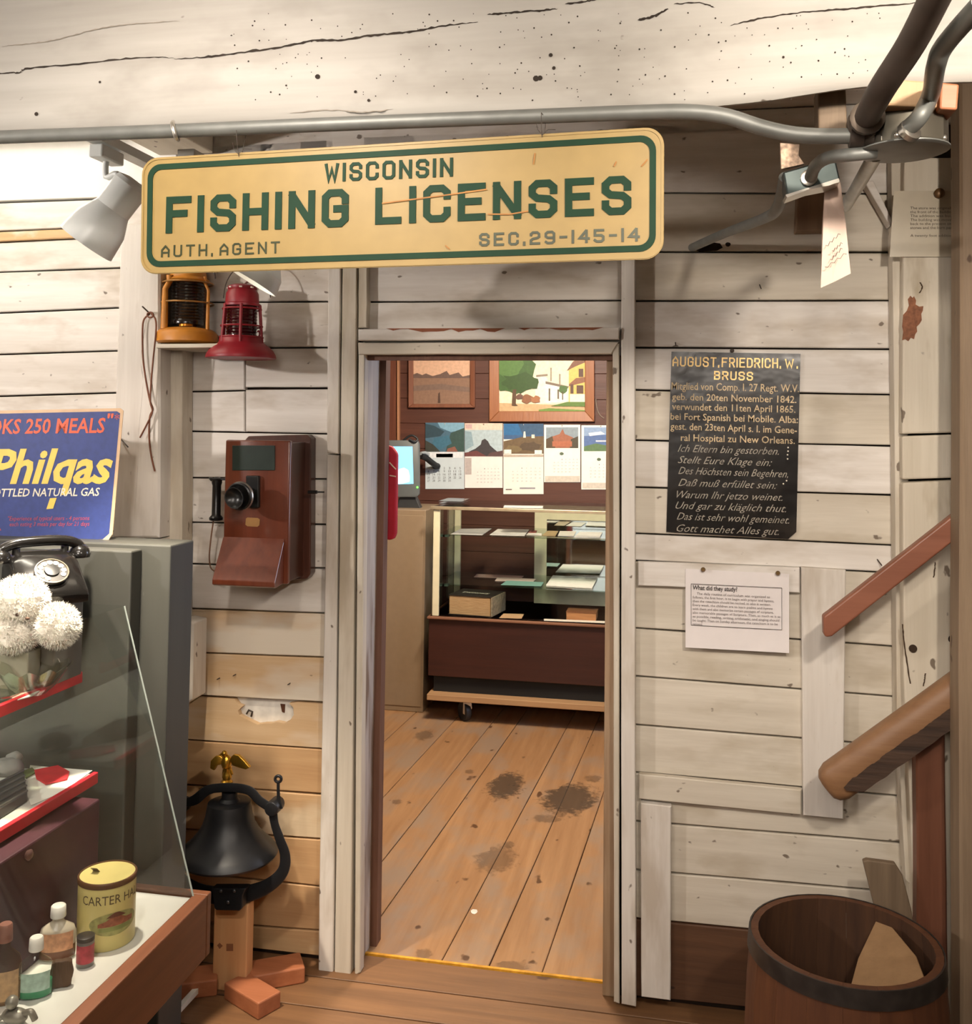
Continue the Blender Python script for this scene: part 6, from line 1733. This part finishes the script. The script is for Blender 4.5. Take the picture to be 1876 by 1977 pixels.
calendar('calendar with white lighthouse headland photo, in the middle of the row', (971.5, 818, 1049, 954), None,
         [('2f6a9a', rect(972, 818, 1049, 842)), ('3c5a78', [(1000, 818), (1049, 818), (1049, 842), (1010, 842)]), ('3f5f86', rect(972, 840, 1049, 848)), ('6e5a40', [(972, 852), (990, 848), (1010, 843), (1049, 842), (1049, 876), (972, 876)]), ('5a4a38', blob(1025, 862, 20, 9, 14, 0.25, 3)), ('7a6848', blob(990, 866, 16, 7, 14, 0.25, 5)),
          ('f0ead8', [(1010, 845), (1011, 833), (1014, 833), (1015, 845)]), ('e4dcc8', rect(1026, 839, 1032, 846)), ('f2ece0', rect(973, 868, 987, 876)), ('f2ece0', rect(1032, 869, 1046, 877))],
         (990, 905, 1042, 930), [('b9a896', rect(972, 878, 1049, 882)), ('6a5a50', rect(976, 944, 988, 946)), ('9a9498', rect(1003, 941, 1033, 944))], 'f0e9dd')
calendar('smaller calendar with red sandstone building photo, fourth in the row', (1050, 820, 1120, 931), None,
         [('8d9aa0', rect(1054, 825, 1116, 865)), ('a0654c', [(1060, 845), (1080, 838), (1086, 828), (1090, 838), (1105, 844), (1112, 850), (1112, 865), (1056, 865)]), ('5a4a36', [(1054, 848), (1066, 842), (1072, 865), (1054, 865)]), ('4c4434', [(1102, 848), (1116, 842), (1116, 865), (1100, 865)]), ('b06a4c', rect(1066, 852, 1104, 862))],
         (1070, 888, 1114, 912), [('5a6a50', blob(1084, 876, 4, 3, 8)), ('cfc4b4', rect(1052, 919, 1119, 930))], 'f2ece0')
calendar('calendar with harbour photo cut off by the right door jamb', (1122, 821, 1197, 945), None,
         [('5a72a0', rect(1127, 825, 1192, 871)), ('8fa6c4', [(1127, 825), (1192, 825), (1192, 838), (1127, 842)]), ('5f7a52', [(1127, 862), (1150, 856), (1192, 864), (1192, 871), (1127, 871)]), ('dfe4ea', [(1136, 836), (1160, 833), (1168, 838), (1138, 842)]), ('c9cdd6', rect(1150, 850, 1180, 853))],
         (1140, 898, 1190, 922), [('5a6a50', blob(1156, 887, 4, 3, 8)), ('cfc4b4', rect(1124, 932, 1197, 943))], 'f2ece0')

# --- rolling glass showcase
YS0, YS1 = 2.38, 2.92
f = lambda a, b: Y(a, b, YS0)
sx0 = f(835, 1100).x; sx1 = sx0 + 1.22
zt2 = f(900, 979).z; zg = f(900, 1192).z; zbt = f(900, 1308).z; zp1 = f(900, 1340).z; zp0 = f(900, 1350).z
gsx = thing('glass_showcase', 'glass-topped dark wooden showcase on a wheeled platform in the office', 'showcase', (sx0 + 0.6, 2.65, 0))
dkw = wood('showcase_wood', '331b16', '44241c', 'x', grain=30, rough=0.4)
MB().span((sx0 - 0.015, YS0 - 0.01, zbt), (sx1 + 0.015, YS1, zg)).build('cabinet', dkw, gsx, bevel=0.004)
MB().span((sx0 - 0.02, YS0 - 0.03, zg - 0.012), (sx1 + 0.02, YS1, zg)).build('bottom_moulding', wood('moulding', '6d4630', '8a5f44', 'x'), gsx, bevel=0.003)
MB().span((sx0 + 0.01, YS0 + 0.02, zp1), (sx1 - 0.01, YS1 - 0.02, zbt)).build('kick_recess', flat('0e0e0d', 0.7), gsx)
for x in (sx0, sx1 - 0.035):
    for y0_, y1_ in ((YS0, YS0 + 0.018), (YS1 - 0.025, YS1)):
        MB().span((x, y0_, zg), (x + 0.035, y1_, zt2 - 0.012)).build('corner_upright', M['cream_metal'], gsx, bevel=0.002)
MB().span((sx0 - 0.005, YS0 + 0.02, zg), (sx0, YS1 - 0.03, zt2 - 0.012)).build('side_pane', M['glass'], gsx)
MB().span((sx0 + 0.036, YS0 + 0.003, zg), (sx1 - 0.036, YS0 + 0.007, zt2 - 0.012)).build('front_pane', M['glass'], gsx)
MB().span((sx0 - 0.01, YS0 - 0.006, zt2 - 0.010), (sx1 + 0.01, YS1, zt2 - 0.004)).build('top_pane', glass('top_glass', (0.9, 0.92, 0.9), 0.08, 2.0), gsx)
MB().span((sx0 - 0.014, YS0 - 0.012, zt2 - 0.016), (sx1 + 0.014, YS0 + 0.004, zt2)).build('top_trim', flat('b9a98c', 0.35, 0.5), gsx, bevel=0.002)
zs_ = [f(900, 1034).z, f(900, 1131).z]
for z in zs_:
    MB().span((sx0 + 0.02, YS0 + 0.03, z - 0.006), (sx1 - 0.02, YS1 - 0.06, z)).build('glass_shelf', M['glass_g'], gsx)
    for x in (sx0 + 0.03, sx0 + 0.05):
        MB().span((x - 0.012, YS0 + 0.06, z - 0.018), (x + 0.02, YS0 + 0.10, z - 0.007)).build('shelf_bracket', flat('3a4a40', 0.5), gsx)
bk = lambda px, py: Y(px, py, YS1 - 0.04)
bx0_, bx1_ = bk(1031, 1080).x, sx1 - 0.04
MB().span((bx0_, YS1 - 0.04, zg), (bx1_, YS1 - 0.02, zt2 - 0.02)).build('sliding_back', M['cream_metal'], gsx, bevel=0.002)
MB().span((bk(1055, 1080).x, YS1 - 0.043, bk(1055, 1112).z), (bx1_ - 0.08, YS1 - 0.041, bk(1055, 1003).z)).build('mirror', flat('d8dcd8', 0.03, 1.0, var=0.01), gsx)
MB().span((sx0 - 0.01, YS0 - 0.05, zp0 - 0.004), (sx1 + 0.1, YS1, zp1)).build('platform', wood('platform_board', 'a07a54', 'bd976c', 'x'), gsx, bevel=0.003)
for x in (G(893, 1396, 0).x, sx1 - 0.06):
    for y_ in (YS0 + 0.02, YS1 - 0.08):
        ca = Vector((x, y_, 0.05))
        cpl = MB().span((x - 0.03, y_ - 0.03, 0.108), (x + 0.035, y_ + 0.03, zp0 - 0.004)).build('caster', M['steel'], gsx)
        MB().lathe([(0.028, -0.014), (0.049, -0.014), (0.05, -0.010), (0.05, 0.010), (0.049, 0.014), (0.028, 0.014)], ca, 28, (0.75, 0.66, 0)).build('caster_wheel', flat('1c1c20', 0.5), cpl, smooth=45)
        mb = MB(); mb.prism([ca + Vector((0.03, -0.022, 0.058)), ca + Vector((-0.004, -0.026, 0.062)), ca + Vector((-0.004, -0.03, -0.006)), ca + Vector((0.008, -0.03, -0.012)), ca + Vector((0.034, -0.02, 0.02))], (0.01, 0.006, 0)); mb.build('caster_fork', M['steel'], cpl, bevel=0.002)


def paper(label, pts, z, col, th=0.0012, nm='paper_sheet', cat='paper'):
    return MB().prism([G(a, b, z) for a, b in pts], (0, 0, th)).build(nm, flat(col, 0.6, var=0.06, nscale=40), None, label=label, cat=cat, group='papers shown in the glass showcase')


c = lambda pts: [(700 + a / 3.474, 940 + b / 3.474) for a, b in pts]
z1, z2_ = zs_[0] + 0.0008, zs_[1] + 0.0008
paper('grey leaflet at the left end of the top glass shelf', c([(655, 282), (865, 280), (800, 325), (590, 318)]), z1, 'b9b6b2')
paper('white leaflet with dark band, second on the top glass shelf', c([(905, 284), (1115, 288), (1085, 328), (852, 322)]), z1, 'e6e2dc')
paper('small pink card on the top glass shelf', c([(1130, 292), (1170, 294), (1160, 310), (1110, 308)]), z1, 'c9746a')
paper('white strip card on the top glass shelf', c([(1110, 310), (1200, 313), (1200, 328), (1095, 324)]), z1 + .0015, 'efe9de')
paper('tan photograph card on the top glass shelf', c([(1240, 295), (1312, 297), (1290, 333), (1200, 328)]), z1, 'b59a6c')
paper('white photograph card beside the tan one', c([(1322, 297), (1432, 299), (1415, 333), (1308, 330)]), z1, 'e4ded2')
paper('white booklet at the right end of the top glass shelf', c([(1455, 305), (1608, 308), (1590, 342), (1420, 338)]), z1, 'f0ece4', 0.004)
paper('pinkish pamphlets at the back of the second glass shelf', c([(765, 585), (1080, 598), (1060, 618), (745, 605)]), z2_, 'b9968a')
paper('mauve pamphlet in the middle of the second glass shelf', c([(905, 606), (1165, 618), (1140, 640), (885, 632)]), z2_ + .0015, 'b5a398')
paper('teal booklet at the front of the second glass shelf', c([(965, 630), (1215, 640), (1195, 668), (925, 658)]), z2_ + .003, '6f9a8e')
paper('open white magazine at the right of the second glass shelf', c([(1275, 600), (1575, 615), (1540, 682), (1230, 664)]), z2_, 'eeeadf', 0.006)
paper('tan card on the floor of the glass showcase', c([(945, 850), (1082, 854), (1065, 884), (915, 880)]), zg + .0006, 'c9a27a')
paper('white strip along the front edge of the showcase floor', c([(1215, 886), (1640, 902), (1640, 915), (1215, 898)]), zg + .0006, 'efe4d4')
paper('white card on top of the showcase', c([(950, 125), (1210, 129), (1205, 143), (945, 140)]), zt2 - 0.003, 'e9e2d6')
# clear plastic trays on the top
tr = thing('plastic_tray', 'clear plastic document tray on top of the showcase', 'tray', G(878, 974, zt2))
for i in range(3):
    q0 = G(847, 977, zt2); q1 = G(905, 973, zt2)
    MB().span((q0.x, q0.y - 0.0, zt2 + 0.001 + i * 0.012), (q1.x, q0.y + 0.22, zt2 + 0.004 + i * 0.012)).build('sheet', glass('tray_plastic', (0.86, 0.86, 0.86), 0.1, 2.0), tr)
# big dictionary
b0 = G(865, 1186, zg); b1 = G(948, 1192, zg)
bk0 = thing('dictionary', 'thick old dictionary with dark cover on the showcase floor', 'book', b0)
kd = (b1 - b0).length
dx_ = (b1 - b0).normalized(); dy_ = Vector((-dx_.y, dx_.x, 0))
Bk = lambda u, v, z: b0 + dx_ * u * kd + dy_ * v + Vector((0, 0, z))
hh_ = 0.105
MB().prism([Bk(0.02, 0.005, 0.004), Bk(0.97, 0.005, 0.004), Bk(1.0, 0.20, 0.004), Bk(0.05, 0.20, 0.004)], (0, 0, hh_ - 0.008)).build('pages', wood('book_pages', 'b08a60', 'c9a67a', 'x', grain=200, bump=0.6), bk0)
MB().prism([Bk(0, 0, hh_ - 0.004), Bk(1.0, 0, hh_ - 0.004), Bk(1.06, 0.21, hh_ - 0.004), Bk(0.06, 0.21, hh_ - 0.004)], (0, 0, 0.005)).build('cover', flat('231a14', 0.6, var=0.2), bk0, bevel=0.001)
MB().prism([Bk(0, 0, 0), Bk(1.0, 0, 0), Bk(1.06, 0.21, 0), Bk(0.06, 0.21, 0)], (0, 0, 0.004)).build('cover', flat('231a14', 0.6, var=0.2), bk0)
MB().prism([Bk(0.99, 0.0, 0.003), Bk(1.02, 0.0, 0.003), Bk(1.08, 0.21, 0.003), Bk(1.05, 0.21, 0.003)], (0, 0, hh_ - 0.006)).build('worn_edge', flat('8f8068', 0.8, var=0.3, nscale=60), bk0)
vs, fs_, ww = font_mesh('Dictionary', 0.1, 0.02)
mb = MB(); mb.add([Bk(0.22 + 0.62 * x / ww, 0.08 + 0.05 * y, hh_ + 0.0015) for x, y in vs], fs_); mb.build('lettering', flat('b9b0a0', 0.6), bk0, fixn=False)
e0 = G(1093, 1196, zg + 0.0006)
ob = thing('small_book', 'orange-brown small book at the right of the showcase floor', 'book', e0)
MB().span((e0.x, e0.y, zg + 0.0006), (e0.x + 0.155, e0.y + 0.12, zg + 0.038)).build('pages', wood('small_book_pages', 'a06a3c', 'b98050', 'x', grain=160), ob)
MB().span((e0.x - 0.002, e0.y - 0.002, zg + 0.038), (e0.x + 0.157, e0.y + 0.122, zg + 0.041)).build('cover', flat('7a4a2a', 0.6), ob)

# --- beige cabinet with monitor
cb = thing('beige_cabinet', 'plain beige metal cabinet left of the showcase', 'cabinet', G(790, 1375, 0))
yc0 = G(816, 1376, 0).y
cxr = G(816, 1376, 0).x; ztc = Y(780, 984, yc0).z
MB().span((cxr - 0.5, yc0, 0.0), (cxr, yc0 + 0.42, ztc)).build('body', flat('8f7b62', 0.55, var=0.05), cb, bevel=0.004)
MB().span((cxr - 0.5, yc0 - 0.004, 0.03), (cxr - 0.012, yc0, ztc - 0.03)).build('door', flat('8f7b62', 0.55, var=0.04), cb, bevel=0.002)
YM = yc0 + 0.10
mpn = Plane(Y(800, 905, YM), (0.95, 0.12, 0), (0, 0, 1))
mo_ = thing('monitor', 'grey computer monitor with a bright blue screen on the beige cabinet', 'monitor', Y(785, 984, YM))
MB().prism([mpn(a, b) for a, b in [(735, 850), (806, 850), (809, 858), (809, 955), (804, 960), (735, 960)]], mpn.n * -0.04).build('housing', flat('5b5f5e', 0.45, var=0.04), mo_, bevel=0.005, smooth=40)
MB().prism([mpn(a, b, -0.04) for a, b in [(740, 862), (800, 862), (803, 950), (740, 950)]], mpn.n * -0.10).build('back_shell', flat('4c5352', 0.5), mo_, bevel=0.02)
MB().prism([mpn(a, b, 0.0004) for a, b in [(735, 862), (796, 862), (798, 934), (735, 936)]], mpn.n * 0.0006).build('screen', emit('#6fc4ff', 1.6), mo_)
MB().prism([mpn(a, b, 0.0012) for a, b in [(764, 916), (770, 906), (780, 903), (788, 908), (791, 920), (790, 930), (775, 934), (764, 934)]], mpn.n * 0.0004).build('screen_shape', emit('#d9ecff', 1.6), mo_)
MB().ball(mpn(805.6, 941, 0.001), 0.0055, 10).build('power_light', emit('#4dff3a', 6.0), mo_, smooth=60)
MB().prism([mpn(a, b, -0.02) for a, b in [(770, 958), (800, 958), (812, 984), (764, 984)]], mpn.n * -0.08).build('stand', flat('2c2e2f', 0.5), mo_, bevel=0.004)
cbp = thing('desk_cable', 'tangled dark cable looping over the monitor', 'cable', Y(795, 850, YM))
mb = MB(); mb.tube(spline([Y(778, 851, YM), Y(788, 843, YM), Y(797, 841, YM), Y(806, 848, YM), Y(800, 853, YM - 0.01), Y(790, 848, YM - 0.01)], 5), 0.006, 8); mb.build('cable', flat('1e2022', 0.5), cbp, smooth=60)
hd = thing('wall_bracket', 'dark bracket on a short grey arm in front of the first calendar', 'bracket', Y(830, 905, 2.85))
mb = MB(); mb.tube(spline([Y(812, 880, 2.8), Y(822, 884, 2.84), Y(832, 892, 2.88), Y(842, 899, 2.93)], 5), 0.018, 10); mb.build('band', flat('17181a', 0.5), hd, smooth=60)
mb = MB(); mb.ball(Y(842, 900, 2.94), 0.026, 14, (1, .9, .8)); mb.build('clamp', flat('17181a', 0.5), hd, smooth=60)
mb = MB(); mb.tube(spline([Y(812, 876, 2.8), Y(820, 874, 2.84), Y(828, 878, 2.86)], 5), 0.01, 10); mb.build('arm', flat('9aa0a2', 0.5), hd, smooth=60)
# red cloth strap hanging at the left jamb
YR = 0.21
MB().tube([(xl + 0.0, 0.19, Y(750, 866, 0.185).z), (xl + 0.004, 0.235, Y(750, 866, 0.185).z)], 0.004, 8).build('coat_nail', M['emt_dark'], None, label='nail in the door jamb that holds the red cloth', cat='nail')
rs = thing('red_cloth', 'red cloth hanging in the office beside the left door jamb', 'cloth', Y(757, 1040, YR))
mb = MB(); mb.prism([Y(a, b, YR) for a, b in [(735, 858), (755, 862), (765, 876), (764, 960), (763, 1030), (759, 1041), (751, 1043), (735, 1040)]], (0, 0.03, 0)); mb.build('cloth', flat('a81428', 0.8, var=0.12), rs, bevel=0.006, smooth=50)
mb = MB(); mb.tube([Y(752, 893, YR - 0.004), Y(758, 900, YR - 0.006), Y(764, 906, YR - 0.004)], 0.002, 6).tube([Y(752, 918, YR - 0.004), Y(764, 920, YR - 0.004)], 0.002, 6); mb.build('drawstring', flat('e0c9b0', 0.7), rs)
# cord down the wall at the right of the painting
MB().tube(spline([Y(1150, 770, YW - 0.004), Y(1152, 786, YW - 0.006), Y(1157, 800, YW - 0.006), Y(1166, 808, YW - 0.004)], 5), 0.003, 6).build('picture_wire', flat('8a7a6a', 0.7), vp)
